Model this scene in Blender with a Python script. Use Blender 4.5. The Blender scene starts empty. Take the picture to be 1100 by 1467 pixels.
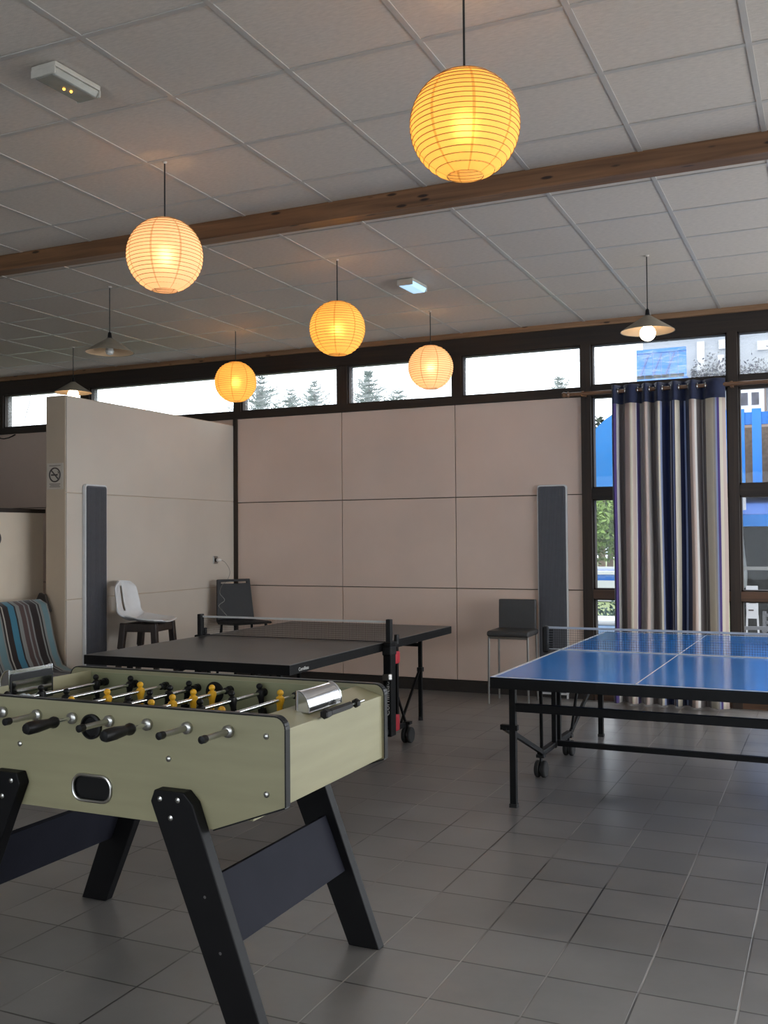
import bpy, bmesh, math, random
from mathutils import Vector, Matrix
PI = math.pi
R_ = math.radians
scene = bpy.context.scene
COL = scene.collection
rnd = random.Random(7)

# ------------------------------------------------------------------ camera
FPX, YAW, PITCH, ROLL = 1429.4, 0.4238, 0.0256, -0.0075
EYE = Vector((0, 0, 1.507))
cd = bpy.data.cameras.new('camera')
cd.sensor_fit = 'VERTICAL'; cd.sensor_height = 36.0
cd.lens = FPX * 36.0 / 1467.0
cd.clip_start = 0.05; cd.clip_end = 500
cam = bpy.data.objects.new('camera', cd); COL.objects.link(cam)
fw = Vector((-math.sin(YAW) * math.cos(PITCH), math.cos(YAW) * math.cos(PITCH), math.sin(PITCH)))
rt = Vector((math.cos(YAW), math.sin(YAW), 0)); up = rt.cross(fw)
r2 = rt * math.cos(ROLL) + up * math.sin(ROLL); u2 = -rt * math.sin(ROLL) + up * math.cos(ROLL)
m3 = Matrix((r2, u2, -fw)).transposed()
cam.matrix_world = Matrix.Translation(EYE) @ m3.to_4x4()
scene.camera = cam

# ------------------------------------------------------------------ world, light, exposure
scene.view_settings.view_transform = 'Standard'
scene.view_settings.look = 'None'
scene.view_settings.gamma = 1.0
scene.view_settings.use_curve_mapping = False
scene.view_settings.exposure = 0.0
world = bpy.data.worlds.new('sky'); scene.world = world; world.use_nodes = True
wn = world.node_tree.nodes; wl = world.node_tree.links
bg = wn['Background']
tc = wn.new('ShaderNodeTexCoord'); sx = wn.new('ShaderNodeSeparateXYZ'); cr = wn.new('ShaderNodeValToRGB')
wl.new(tc.outputs['Generated'], sx.inputs[0]); wl.new(sx.outputs['Z'], cr.inputs['Fac']); wl.new(cr.outputs['Color'], bg.inputs['Color'])
cr.color_ramp.elements[0].position = 0.0; cr.color_ramp.elements[0].color = (0.75, 0.87, 1.0, 1)
cr.color_ramp.elements[1].position = 0.25; cr.color_ramp.elements[1].color = (0.95, 0.98, 1.0, 1)
bg.inputs['Strength'].default_value = 4.2

def area(name, loc, rot, sx_, sy_, power, col=(1, 1, 1)):
    l = bpy.data.lights.new(name, 'AREA'); l.shape = 'RECTANGLE'; l.size = sx_; l.size_y = sy_
    l.energy = power; l.color = col
    o = bpy.data.objects.new(name, l); COL.objects.link(o); o.location = loc; o.rotation_euler = rot
    return o
# daylight through the window rows of the right wall and of the wall behind the camera
area('daylight_right_window', (5.25, 5.4, 1.6), (0, R_(90), 0), 2.4, 6.2, 255, (0.97, 0.98, 1.0))
area('daylight_front_window', (-1.5, -3.65, 1.7), (R_(90), 0, 0), 7.0, 2.2, 6, (1.0, 0.94, 0.86))
area('daylight_back_window', (2.45, 9.6, 1.5), (R_(-90), 0, 0), 3.8, 2.6, 150, (0.95, 0.98, 1.0))

# ------------------------------------------------------------------ materials
MATS = {}
def new_mat(name):
    m = bpy.data.materials.new(name); m.use_nodes = True; MATS[name] = m
    nt = m.node_tree; return m, nt.nodes, nt.links, nt.nodes['Principled BSDF']
def mat(name, col, rough=0.5, metal=0.0, spec=0.5, var=0.0, scale=20.0, stretch=None, bump=0.0, bscale=None, coat=0.0, sheen=0.0):
    m, N, L, b = new_mat(name)
    b.inputs['Base Color'].default_value = (*col, 1); b.inputs['Roughness'].default_value = rough
    b.inputs['Metallic'].default_value = metal; b.inputs['Specular IOR Level'].default_value = spec
    b.inputs['Coat Weight'].default_value = coat; b.inputs['Sheen Weight'].default_value = sheen
    t = N.new('ShaderNodeTexCoord'); mp = N.new('ShaderNodeMapping'); L.new(t.outputs['Object'], mp.inputs[0])
    if stretch: mp.inputs['Scale'].default_value = stretch
    nz = N.new('ShaderNodeTexNoise'); nz.inputs['Scale'].default_value = scale; nz.inputs['Detail'].default_value = 5
    L.new(mp.outputs[0], nz.inputs['Vector'])
    mr = N.new('ShaderNodeMapRange'); mr.inputs['From Min'].default_value = 0.3; mr.inputs['From Max'].default_value = 0.7
    mr.inputs['To Min'].default_value = 1 - var; mr.inputs['To Max'].default_value = 1 + var
    L.new(nz.outputs['Fac'], mr.inputs['Value'])
    mx = N.new('ShaderNodeVectorMath'); mx.operation = 'SCALE'; mx.inputs[0].default_value = col
    L.new(mr.outputs[0], mx.inputs['Scale']); L.new(mx.outputs[0], b.inputs['Base Color'])
    if bump:
        n2 = N.new('ShaderNodeTexNoise'); n2.inputs['Scale'].default_value = bscale or scale * 3; n2.inputs['Detail'].default_value = 4
        L.new(mp.outputs[0], n2.inputs['Vector'])
        bp = N.new('ShaderNodeBump'); bp.inputs['Strength'].default_value = bump; bp.inputs['Distance'].default_value = 0.005
        L.new(n2.outputs['Fac'], bp.inputs['Height']); L.new(bp.outputs[0], b.inputs['Normal'])
    return m
def emit(name, col, s):
    m, N, L, b = new_mat(name)
    b.inputs['Base Color'].default_value = (*col, 1); b.inputs['Emission Color'].default_value = (*col, 1); b.inputs['Emission Strength'].default_value = s
    return m

def wood(name, dark, light, axis='x', rough=0.5, knots=True):
    m, N, L, b = new_mat(name)
    t = N.new('ShaderNodeTexCoord'); mp = N.new('ShaderNodeMapping'); L.new(t.outputs['Object'], mp.inputs[0])
    mp.inputs['Scale'].default_value = {'x': (0.5, 14, 14), 'z': (14, 14, 0.5), 'y': (14, 0.5, 14)}[axis]
    nz = N.new('ShaderNodeTexNoise'); nz.inputs['Scale'].default_value = 2.2; nz.inputs['Detail'].default_value = 8; nz.inputs['Distortion'].default_value = 0.6
    L.new(mp.outputs[0], nz.inputs['Vector'])
    c = N.new('ShaderNodeValToRGB'); c.color_ramp.elements[0].position = 0.3; c.color_ramp.elements[0].color = (*dark, 1)
    c.color_ramp.elements[1].position = 0.7; c.color_ramp.elements[1].color = (*light, 1)
    L.new(nz.outputs['Fac'], c.inputs['Fac']); out = c.outputs['Color']
    if knots:
        mk = N.new('ShaderNodeMapping'); L.new(t.outputs['Object'], mk.inputs[0])
        mk.inputs['Scale'].default_value = {'x': (4.2, 16, 16), 'z': (16, 16, 4.2), 'y': (16, 4.2, 16)}[axis]
        v = N.new('ShaderNodeTexVoronoi'); v.inputs['Scale'].default_value = 1.0; L.new(mk.outputs[0], v.inputs['Vector'])
        kr = N.new('ShaderNodeValToRGB'); kr.color_ramp.elements[0].position = 0.10; kr.color_ramp.elements[0].color = (0.12, 0.08, 0.06, 1)
        kr.color_ramp.elements[1].position = 0.17; kr.color_ramp.elements[1].color = (1, 1, 1, 1)
        L.new(v.outputs['Distance'], kr.inputs['Fac'])
        mm = N.new('ShaderNodeMix'); mm.data_type = 'RGBA'; mm.blend_type = 'MULTIPLY'; mm.inputs[0].default_value = 1
        L.new(out, mm.inputs[6]); L.new(kr.outputs['Color'], mm.inputs[7]); out = mm.outputs[2]
    L.new(out, b.inputs['Base Color']); b.inputs['Roughness'].default_value = rough
    return m

def floor_mat():
    m, N, L, b = new_mat('floor_tiles')
    t = N.new('ShaderNodeTexCoord'); mp = N.new('ShaderNodeMapping'); L.new(t.outputs['Object'], mp.inputs[0])
    P = 0.31088
    mp.inputs['Location'].default_value = (1.2365 / P, -3.374 / P, 0); mp.inputs['Scale'].default_value = (1 / P, 1 / P, 1)
    br = N.new('ShaderNodeTexBrick'); br.offset = 0; br.squash = 1
    br.inputs['Scale'].default_value = 1; br.inputs['Brick Width'].default_value = 1; br.inputs['Row Height'].default_value = 1
    br.inputs['Mortar Size'].default_value = 0.013; br.inputs['Mortar Smooth'].default_value = 0.2; br.inputs['Bias'].default_value = 0
    br.inputs['Color1'].default_value = (0.168, 0.161, 0.156, 1); br.inputs['Color2'].default_value = (0.198, 0.189, 0.182, 1)
    br.inputs['Mortar'].default_value = (0.045, 0.041, 0.038, 1)
    L.new(mp.outputs[0], br.inputs['Vector'])
    nz = N.new('ShaderNodeTexNoise'); nz.inputs['Scale'].default_value = 2.5; nz.inputs['Detail'].default_value = 6; nz.inputs['Roughness'].default_value = 0.65
    L.new(t.outputs['Object'], nz.inputs['Vector'])
    mr = N.new('ShaderNodeMapRange'); mr.inputs['From Min'].default_value = .3; mr.inputs['From Max'].default_value = .7; mr.inputs['To Min'].default_value = .85; mr.inputs['To Max'].default_value = 1.15
    L.new(nz.outputs['Fac'], mr.inputs['Value'])
    mx = N.new('ShaderNodeVectorMath'); mx.operation = 'SCALE'; L.new(br.outputs['Color'], mx.inputs[0]); L.new(mr.outputs[0], mx.inputs['Scale'])
    # grazing sheen on the long joints, painted into the grout colour in pale patches
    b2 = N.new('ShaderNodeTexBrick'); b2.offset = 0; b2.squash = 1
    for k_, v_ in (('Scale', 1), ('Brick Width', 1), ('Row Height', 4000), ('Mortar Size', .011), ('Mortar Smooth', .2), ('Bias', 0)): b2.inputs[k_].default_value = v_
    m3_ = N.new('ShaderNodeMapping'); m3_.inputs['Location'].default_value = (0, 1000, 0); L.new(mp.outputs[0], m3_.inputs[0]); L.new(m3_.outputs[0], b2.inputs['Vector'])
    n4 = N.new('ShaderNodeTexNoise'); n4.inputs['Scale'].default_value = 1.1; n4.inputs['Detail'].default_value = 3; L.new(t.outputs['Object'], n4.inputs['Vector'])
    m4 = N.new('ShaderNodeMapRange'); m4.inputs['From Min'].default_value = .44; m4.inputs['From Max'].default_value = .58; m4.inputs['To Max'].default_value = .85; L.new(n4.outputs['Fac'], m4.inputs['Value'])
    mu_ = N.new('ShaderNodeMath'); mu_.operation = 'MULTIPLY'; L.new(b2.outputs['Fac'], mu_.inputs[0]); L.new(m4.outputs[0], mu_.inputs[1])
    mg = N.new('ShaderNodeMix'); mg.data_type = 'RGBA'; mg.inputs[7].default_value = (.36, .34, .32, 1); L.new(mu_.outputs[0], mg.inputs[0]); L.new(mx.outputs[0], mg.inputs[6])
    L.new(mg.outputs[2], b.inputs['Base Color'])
    n2 = N.new('ShaderNodeTexNoise'); n2.inputs['Scale'].default_value = 5; n2.inputs['Detail'].default_value = 7; L.new(t.outputs['Object'], n2.inputs['Vector'])
    m2 = N.new('ShaderNodeMapRange'); m2.inputs['From Min'].default_value = .3; m2.inputs['From Max'].default_value = .7; m2.inputs['To Min'].default_value = .29; m2.inputs['To Max'].default_value = .35
    L.new(n2.outputs['Fac'], m2.inputs['Value']); L.new(m2.outputs[0], b.inputs['Roughness'])
    bp = N.new('ShaderNodeBump'); bp.inputs['Strength'].default_value = .5; bp.inputs['Distance'].default_value = .002; bp.invert = True
    L.new(br.outputs['Fac'], bp.inputs['Height']); L.new(bp.outputs[0], b.inputs['Normal'])
    b.inputs['Specular IOR Level'].default_value = 0.5
    return m

def glass_mat(name, dirt, streak=False):
    """clear pane with a thin film of dust"""
    m, N, L, b = new_mat(name); out = N['Material Output']; N.remove(b)
    tr = N.new('ShaderNodeBsdfTransparent'); gl = N.new('ShaderNodeBsdfGlossy'); gl.inputs['Roughness'].default_value = .02
    fr = N.new('ShaderNodeFresnel'); fr.inputs['IOR'].default_value = 1.3
    m1 = N.new('ShaderNodeMixShader'); L.new(fr.outputs[0], m1.inputs[0]); L.new(tr.outputs[0], m1.inputs[1]); L.new(gl.outputs[0], m1.inputs[2])
    tl = N.new('ShaderNodeBsdfTranslucent'); tl.inputs['Color'].default_value = (.75, .78, .8, 1)
    t = N.new('ShaderNodeTexCoord'); mp = N.new('ShaderNodeMapping'); mp.inputs['Scale'].default_value = (3, 3, 16) if streak else (4, 4, 4)
    nz = N.new('ShaderNodeTexNoise'); nz.inputs['Scale'].default_value = 2.5; nz.inputs['Detail'].default_value = 8; nz.inputs['Distortion'].default_value = .8
    L.new(t.outputs['Object'], mp.inputs[0]); L.new(mp.outputs[0], nz.inputs['Vector'])
    mr = N.new('ShaderNodeMapRange'); mr.inputs['From Min'].default_value = .35; mr.inputs['From Max'].default_value = .75
    mr.inputs['To Min'].default_value = dirt * .4; mr.inputs['To Max'].default_value = dirt * 1.8
    L.new(nz.outputs['Fac'], mr.inputs['Value'])
    m2 = N.new('ShaderNodeMixShader'); L.new(mr.outputs[0], m2.inputs[0]); L.new(m1.outputs[0], m2.inputs[1]); L.new(tl.outputs[0], m2.inputs[2])
    L.new(m2.outputs[0], out.inputs['Surface'])
    return m

def paper_mat(name, col):
    """rice paper: lets the bulb inside shine through, softly scattered; darker where the paper strips overlap"""
    m, N, L, b = new_mat(name); out = N['Material Output']; N.remove(b)
    t = N.new('ShaderNodeTexCoord'); s = N.new('ShaderNodeSeparateXYZ'); L.new(t.outputs['Object'], s.inputs[0])
    at = N.new('ShaderNodeMath'); at.operation = 'ARCTAN2'; L.new(s.outputs['Y'], at.inputs[0]); L.new(s.outputs['X'], at.inputs[1])
    mu = N.new('ShaderNodeMath'); mu.operation = 'MULTIPLY'; mu.inputs[1].default_value = 8 / (2 * PI); L.new(at.outputs[0], mu.inputs[0])
    ad = N.new('ShaderNodeMath'); ad.operation = 'ADD'; ad.inputs[1].default_value = 20.3; L.new(mu.outputs[0], ad.inputs[0])
    frn = N.new('ShaderNodeMath'); frn.operation = 'FRACT'; L.new(ad.outputs[0], frn.inputs[0])
    r = N.new('ShaderNodeValToRGB'); e = r.color_ramp.elements
    e[0].position = 0.455; e[0].color = (1, 1, 1, 1); e[1].position = 0.475; e[1].color = (.72, .66, .55, 1)
    for p, c in ((0.525, (.72, .66, .55, 1)), (0.545, (1, 1, 1, 1))):
        q = r.color_ramp.elements.new(p); q.color = c
    L.new(frn.outputs[0], r.inputs['Fac'])
    mm = N.new('ShaderNodeMix'); mm.data_type = 'RGBA'; mm.blend_type = 'MULTIPLY'; mm.inputs[0].default_value = 1
    mm.inputs[6].default_value = (*col, 1); L.new(r.outputs['Color'], mm.inputs[7])
    tl = N.new('ShaderNodeBsdfTranslucent'); L.new(mm.outputs[2], tl.inputs['Color'])
    rf = N.new('ShaderNodeBsdfRefraction'); rf.inputs['IOR'].default_value = 1.25; rf.inputs['Roughness'].default_value = .75; L.new(mm.outputs[2], rf.inputs['Color'])
    df = N.new('ShaderNodeBsdfDiffuse'); L.new(mm.outputs[2], df.inputs['Color'])
    a = N.new('ShaderNodeMixShader'); a.inputs[0].default_value = .09; L.new(tl.outputs[0], a.inputs[1]); L.new(rf.outputs[0], a.inputs[2])
    c = N.new('ShaderNodeMixShader'); c.inputs[0].default_value = .35; L.new(a.outputs[0], c.inputs[1]); L.new(df.outputs[0], c.inputs[2])
    L.new(c.outputs[0], out.inputs['Surface'])
    return m

def stripe_mat(name, axis_uv, stops, rough=.85, sheen=.2):
    """woven stripes across the cloth, read from its U coordinate"""
    m, N, L, b = new_mat(name)
    t = N.new('ShaderNodeUVMap'); s = N.new('ShaderNodeSeparateXYZ'); L.new(t.outputs[0], s.inputs[0])
    # ramps hold 32 stops at most: chain two
    half = (len(stops) + 1) // 2
    outs = []
    for part in (stops[:half], stops[half:]):
        r = N.new('ShaderNodeValToRGB'); r.color_ramp.interpolation = 'CONSTANT'; el = r.color_ramp.elements
        el[0].position = 0; el[0].color = (*part[0][1], 1); el[1].position = 1; el[1].color = (*part[-1][1], 1)
        for p, c in part:
            q = el.new(max(0.0005, p)); q.color = (*c, 1)
        L.new(s.outputs['X'], r.inputs['Fac']); outs.append(r)
    g = N.new('ShaderNodeMath'); g.operation = 'GREATER_THAN'; g.inputs[1].default_value = stops[half][0]; L.new(s.outputs['X'], g.inputs[0])
    mm = N.new('ShaderNodeMix'); mm.data_type = 'RGBA'; L.new(g.outputs[0], mm.inputs[0]); L.new(outs[0].outputs[0], mm.inputs[6]); L.new(outs[1].outputs[0], mm.inputs[7])
    L.new(mm.outputs[2], b.inputs['Base Color']); b.inputs['Roughness'].default_value = rough; b.inputs['Sheen Weight'].default_value = sheen
    b.inputs['Specular IOR Level'].default_value = .2
    return m

M = {}
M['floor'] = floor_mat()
M['panel'] = mat('painted_wall_panel', (.66, .515, .43), .7, var=.05, scale=1.6, bump=.08, bscale=120)
M['partition'] = mat('painted_partition', (.56, .495, .42), .7, var=.05, scale=1.4, bump=.06, bscale=90)
M['endwall'] = mat('cream_partition_end', (.52, .41, .30), .75, var=.05, scale=3, bump=.06, bscale=90)
M['lowwall'] = mat('cream_low_wall', (.66, .56, .44), .75, var=.06, scale=2)
M['plaster'] = mat('old_plaster', (.50, .47, .43), .8, var=.1, scale=3, bump=.1)
M['seam'] = mat('dark_seam_board', (.07, .055, .04), .9)
M['darkwood'] = wood('dark_brown_wood', (.012, .007, .0045), (.028, .016, .009), 'x', .6, False)
M['darkpost'] = wood('dark_brown_post', (.014, .008, .005), (.036, .02, .011), 'z', .6, False)
M['brownwood'] = wood('brown_stained_wood', (.06, .027, .012), (.13, .062, .03), 'x', .5, False)
M['beam'] = wood('glulam_beam', (.105, .048, .02), (.26, .125, .055), 'x', .45, True)
M['trimwood'] = wood('pine_trim', (.16, .08, .035), (.30, .165, .08), 'x', .5, True)
M['rodwood'] = wood('curtain_pole_wood', (.10, .045, .02), (.2, .1, .05), 'x', .35, False)
M['tile'] = mat('ceiling_tile', (.58, .515, .45), .85, var=.08, scale=30, stretch=(1, 3.5, 1), bump=.25, bscale=160)
M['tgrid'] = mat('ceiling_grid_bar', (.46, .43, .395), .38, spec=.45, var=.03)
M['skirt'] = mat('dark_skirting', (.022, .017, .014), .6, var=.1)
M['pane'] = glass_mat('window_glass', .02)
M['dusty'] = glass_mat('dusty_window_glass', .22, True)
M['black'] = mat('black_plastic', (.007, .007, .0075), .42, spec=.28, var=.1)
M['blackmetal'] = mat('black_powder_coated_steel', (.005, .005, .0055), .45, spec=.16, var=.1)
M['rubber'] = mat('black_rubber', (.012, .012, .012), .75)
M['chrome'] = mat('chrome', (.82, .83, .85), .14, metal=1, var=.03)
M['steel'] = mat('brushed_steel', (.50, .50, .48), .28, metal=1, var=.05)
M['castor_grey'] = mat('grey_wheel_hub', (.10, .10, .10), .5)
M['laminate'] = mat('pale_ash_laminate', (.318, .297, .180), .42, var=.06, scale=3, stretch=(1, 1, 9))
M['inner'] = mat('olive_inner_board', (.27, .28, .165), .45, var=.08, scale=3, stretch=(1, 1, 9))  # cream board inside the table, its olive shade put into the colour
M['field'] = mat('dark_green_playfield', (.025, .05, .032), .35, var=.1, scale=6)
M['legblack'] = mat('black_laminate_leg', (.005, .005, .006), .5, spec=.2, var=.15, scale=8, bump=.05)
M['boardgrey'] = mat('charcoal_laminate_board', (.019, .020, .029), .65, spec=.1, var=.1, scale=6)
M['yellow'] = mat('yellow_plastic', (.85, .46, .025), .35, var=.05)
M['mirrorplate'] = mat('polished_plate', (.62, .63, .62), .10, metal=1, var=.08, scale=8)
M['whitecap'] = mat('white_plastic', (.75, .75, .73), .4, var=.03)
M['clearplastic'] = mat('milky_clear_plastic', (.55, .62, .66), .25, var=.05)
M['slatetop'] = mat('black_table_top', (.026, .026, .028), .34, spec=.5, var=.25, scale=5, bump=.03)
M['bluetop'] = mat('blue_table_top', (.045, .29, .88), .13, spec=.6, var=.04, scale=2)
M['whiteline'] = mat('white_line_paint', (.62, .66, .70), .4, var=.05)
M['greyline'] = mat('grey_edge_line', (.16, .16, .165), .45, var=.1)  # thin mid-grey line along the edges of the black table
M['red'] = mat('red_plastic', (.45, .015, .03), .4, var=.05)
M['net'] = mat('black_net_cord', (.012, .012, .014), .8)
M['nettape'] = mat('white_net_tape', (.62, .62, .60), .7, var=.05)
M['blueb'] = mat('dull_net_tape', (.42, .45, .50), .7, var=.05)
M['whiteseat'] = mat('white_polypropylene', (.68, .68, .68), .38, var=.03)
M['darkleg'] = wood('dark_wenge_legs', (.016, .010, .008), (.035, .022, .017), 'z', .45, False)
M['blackchair'] = mat('black_moulded_chair', (.009, .009, .01), .5, spec=.3, var=.1)
M['leather'] = mat('charcoal_faux_leather', (.040, .039, .039), .45, var=.1, scale=9, bump=.25, bscale=220)
M['tube'] = mat('satin_steel_tube', (.40, .39, .37), .32, metal=1)
M['radiator'] = mat('grey_ribbed_panel', (.085, .085, .098), .45, var=.06)
M['radframe'] = mat('pale_grey_frame', (.62, .62, .62), .45, var=.03)
M['cord'] = mat('black_cord', (.012, .011, .01), .6)
M['whitecord'] = mat('white_cable', (.22, .21, .19), .5)
M['paper_warm'] = paper_mat('warm_rice_paper', (.97, .66, .25))
M['paper_pale'] = paper_mat('pale_rice_paper', (.97, .75, .60))
M['rib'] = mat('bamboo_wire', (.28, .15, .035), .6)
M['bulb_lantern'] = emit('glowing_bulb', (1, .60, .24), 62)
M['bulb_bright'] = emit('bright_bulb', (1, .86, .64), 7)
M['bulb_off'] = mat('unlit_bulb', (.5, .5, .47), .15, spec=.6)
M['cone'] = mat('beige_enamel_shade', (.24, .205, .155), .5, var=.08)
M['cone_in'] = mat('white_enamel_inside', (.72, .50, .30), .5)
M['lampbody'] = mat('ivory_plastic', (.52, .48, .41), .45, var=.06)
M['diffuser'] = mat('frosted_diffuser', (.26, .25, .21), .2, spec=.6, var=.1)
M['led_warm'] = emit('warm_indicator', (1, .45, .05), 5)
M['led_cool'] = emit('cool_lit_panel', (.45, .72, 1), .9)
M['sign'] = mat('sign_plate', (.56, .49, .41), .5, var=.03)
M['signink'] = mat('sign_ink', (.06, .045, .04), .6)
M['navy'] = mat('navy_cotton', (.012, .018, .055), .85, sheen=.2, var=.1)
M['sofa'] = mat('dark_brown_upholstery', (.03, .022, .018), .85, var=.15, bump=.2)
M['sky_blue'] = mat('blue_painted_timber', (.002, .135, .45), .55, var=.06, scale=3)
M['canvas_blue'] = mat('blue_canvas', (.003, .145, .43), .7, var=.08, scale=1.5)
M['roofblue'] = mat('blue_shingle_roof', (.03, .085, .28), .7, var=.15, scale=8)
M['facade'] = mat('pale_grey_render', (.27, .29, .32), .9, var=.06, scale=2)
M['beige'] = mat('beige_cladding', (.24, .19, .165), .8, var=.06, scale=3)
M['winwhite'] = mat('white_window_frame', (.5, .5, .52), .5)
M['darkglass'] = mat('dark_house_glass', (.03, .03, .05), .1, var=.5, scale=8)
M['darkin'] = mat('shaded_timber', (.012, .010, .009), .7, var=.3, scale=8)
M['paving'] = mat('pale_paving', (.22, .22, .215), .85, var=.08, scale=.6)
M['lawn'] = mat('lawn', (.13, .17, .07), .95, var=.3, scale=1.2)
M['water'] = mat('pool_water', (.006, .08, .32), .08, var=.1, scale=2)
M['pale_blue'] = mat('pale_blue_plastic', (.13, .21, .34), .5)
M['poolrim'] = mat('white_pool_coping', (.4, .42, .44), .7)
M['leaf_dark'] = mat('dark_green_leaves', (.014, .028, .014), .7, var=.4, scale=3)
M['leaf_light'] = mat('bright_green_leaves', (.10, .17, .022), .65, var=.4, scale=4)
M['leaf_conifer'] = mat('blue_green_needles', (.07, .11, .095), .8, var=.3, scale=3)
M['bark'] = mat('bark', (.10, .07, .05), .9, var=.3)
M['umbrella_white'] = mat('white_parasol_canvas', (.42, .43, .45), .8)
M['greyplastic'] = mat('grey_outdoor_plastic', (.10, .10, .11), .5)

# ------------------------------------------------------------------ mesh helpers
class MB:
    def __init__(s): s.bm = bmesh.new(); s.uv = None
    def box(s, x0, x1, y0, y1, z0, z1, mi=0):
        v = [s.bm.verts.new((x, y, z)) for z in (z0, z1) for y in (y0, y1) for x in (x0, x1)]
        for f in ((0, 2, 3, 1), (4, 5, 7, 6), (0, 1, 5, 4), (2, 6, 7, 3), (0, 4, 6, 2), (1, 3, 7, 5)):
            s.bm.faces.new([v[i] for i in f]).material_index = mi
        return s
    def bar(s, p, q, w, h=None, upv=(0, 0, 1)):
        """rectangular bar from p to q, w across, h along upv"""
        h = h or w; p = Vector(p); q = Vector(q); d = (q - p).normalized(); u = Vector(upv)
        if abs(d.dot(u)) > .98: u = Vector((0, 1, 0))
        a = d.cross(u).normalized(); b = a.cross(d)
        v = [s.bm.verts.new(c + a * sa * w / 2 + b * sb * h / 2) for c in (p, q) for sa, sb in ((-1, -1), (1, -1), (1, 1), (-1, 1))]
        for f in ((3, 2, 1, 0), (4, 5, 6, 7), (0, 1, 5, 4), (1, 2, 6, 5), (2, 3, 7, 6), (3, 0, 4, 7)):
            s.bm.faces.new([v[i] for i in f])
        return s
    def tube(s, pts, r, n=10, closed=False, caps=True):
        pts = [Vector(p) for p in pts]; m = len(pts); rings = []
        rr = r if isinstance(r, (list, tuple)) else [r] * m
        prev = None
        for i, p in enumerate(pts):
            a = pts[i - 1] if (i or closed) else p; c = pts[(i + 1) % m] if (i < m - 1 or closed) else p
            d = (c - a).normalized()
            if prev is None:
                u = Vector((0, 0, 1)) if abs(d.z) < .9 else Vector((1, 0, 0)); prev = d.cross(u).normalized()
            e = (prev - d * prev.dot(d)).normalized(); prev = e; g = d.cross(e)
            rings.append([s.bm.verts.new(p + (e * math.cos(2 * PI * k / n) + g * math.sin(2 * PI * k / n)) * rr[i]) for k in range(n)])
        for i in range(m if closed else m - 1):
            A, B = rings[i], rings[(i + 1) % m]
            for k in range(n): s.bm.faces.new((A[k], A[(k + 1) % n], B[(k + 1) % n], B[k]))
        if caps and not closed:
            s.bm.faces.new(rings[0][::-1]); s.bm.faces.new(rings[-1])
        return s
    def lathe(s, prof, n=24, axis='z', o=(0, 0, 0), sc=(1, 1), capped=True):
        """revolve (radius, height) pairs about an axis through o"""
        o = Vector(o); rings = []
        def pt(r, h, a):
            x, y = r * math.cos(a) * sc[0], r * math.sin(a) * sc[1]
            return o + Vector({'z': (x, y, h), 'y': (x, h, -y) if False else (y, h, x), 'x': (h, x, y)}[axis])
        for r, h in prof:
            rings.append([s.bm.verts.new(pt(r, h, 2 * PI * k / n)) for k in range(n)])
        for A, B in zip(rings, rings[1:]):
            for k in range(n): s.bm.faces.new((A[k], A[(k + 1) % n], B[(k + 1) % n], B[k]))
        if capped:
            if prof[0][0] > 1e-5: s.bm.faces.new(rings[0][::-1])
            if prof[-1][0] > 1e-5: s.bm.faces.new(rings[-1])
        return s
    def sphere(s, c, r, n=12, sc=(1, 1, 1)):
        c = Vector(c); m = n // 2 + 1
        prof = [(max(1e-4, math.sin(PI * i / m)), -math.cos(PI * i / m)) for i in range(m + 1)]
        rings = [[s.bm.verts.new(c + Vector((q * math.cos(2 * PI * k / n) * r * sc[0], q * math.sin(2 * PI * k / n) * r * sc[1], h * r * sc[2]))) for k in range(n)] for q, h in prof]
        for A, B in zip(rings, rings[1:]):
            for k in range(n): s.bm.faces.new((A[k], A[(k + 1) % n], B[(k + 1) % n], B[k]))
        return s
    def prism(s, poly, a0, a1, plane='xz', holes=()):
        """extrude a polygon given in the plane from a0 to a1 along the third axis, with holes"""
        def P(u, v, w): return {'xz': (u, w, v), 'xy': (u, v, w), 'yz': (w, u, v)}[plane]
        if not holes:
            A = [s.bm.verts.new(P(u, v, a0)) for u, v in poly]; B = [s.bm.verts.new(P(u, v, a1)) for u, v in poly]
            s.bm.faces.new(A[::-1]); s.bm.faces.new(B); n = len(poly)
            for i in range(n): s.bm.faces.new((A[i], A[(i + 1) % n], B[(i + 1) % n], B[i]))
            return s
        for w in (a0, a1):
            es = []
            for lp in (poly, *holes):
                vs = [s.bm.verts.new(P(u, v, w)) for u, v in lp]
                es += [s.bm.edges.new((vs[i], vs[(i + 1) % len(vs)])) for i in range(len(vs))]
                if w == a0: s.__dict__.setdefault('lp', []).append(vs)
                else: s.__dict__.setdefault('lp2', []).append(vs)
            bmesh.ops.triangle_fill(s.bm, edges=es, use_beauty=True)
        for A, B in zip(s.lp, s.lp2):
            n = len(A)
            for i in range(n): s.bm.faces.new((A[i], A[(i + 1) % n], B[(i + 1) % n], B[i]))
        s.lp = []; s.lp2 = []
        return s
    def xf(s, mat):
        bmesh.ops.transform(s.bm, matrix=mat, verts=s.bm.verts[:]); return s
    def build(s, name, material, parent=None, smooth=False, bevel=0.0, seg=2, kind=None, label=None, recalc=True):
        if recalc: bmesh.ops.recalc_face_normals(s.bm, faces=s.bm.faces[:])
        me = bpy.data.meshes.new(name); s.bm.to_mesh(me); s.bm.free()
        for mm in (material if isinstance(material, (list, tuple)) else [material]): me.materials.append(mm)
        o = bpy.data.objects.new(name, me); COL.objects.link(o)
        if parent: o.parent = parent
        if smooth:
            for p in me.polygons: p.use_smooth = True
            if smooth != 'all':
                md = o.modifiers.new('edges', 'EDGE_SPLIT'); md.split_angle = R_(40); md.use_edge_sharp = False
        if bevel:
            b = o.modifiers.new('bevel', 'BEVEL'); b.width = bevel; b.segments = seg; b.limit_method = 'ANGLE'; b.angle_limit = R_(40)
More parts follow.
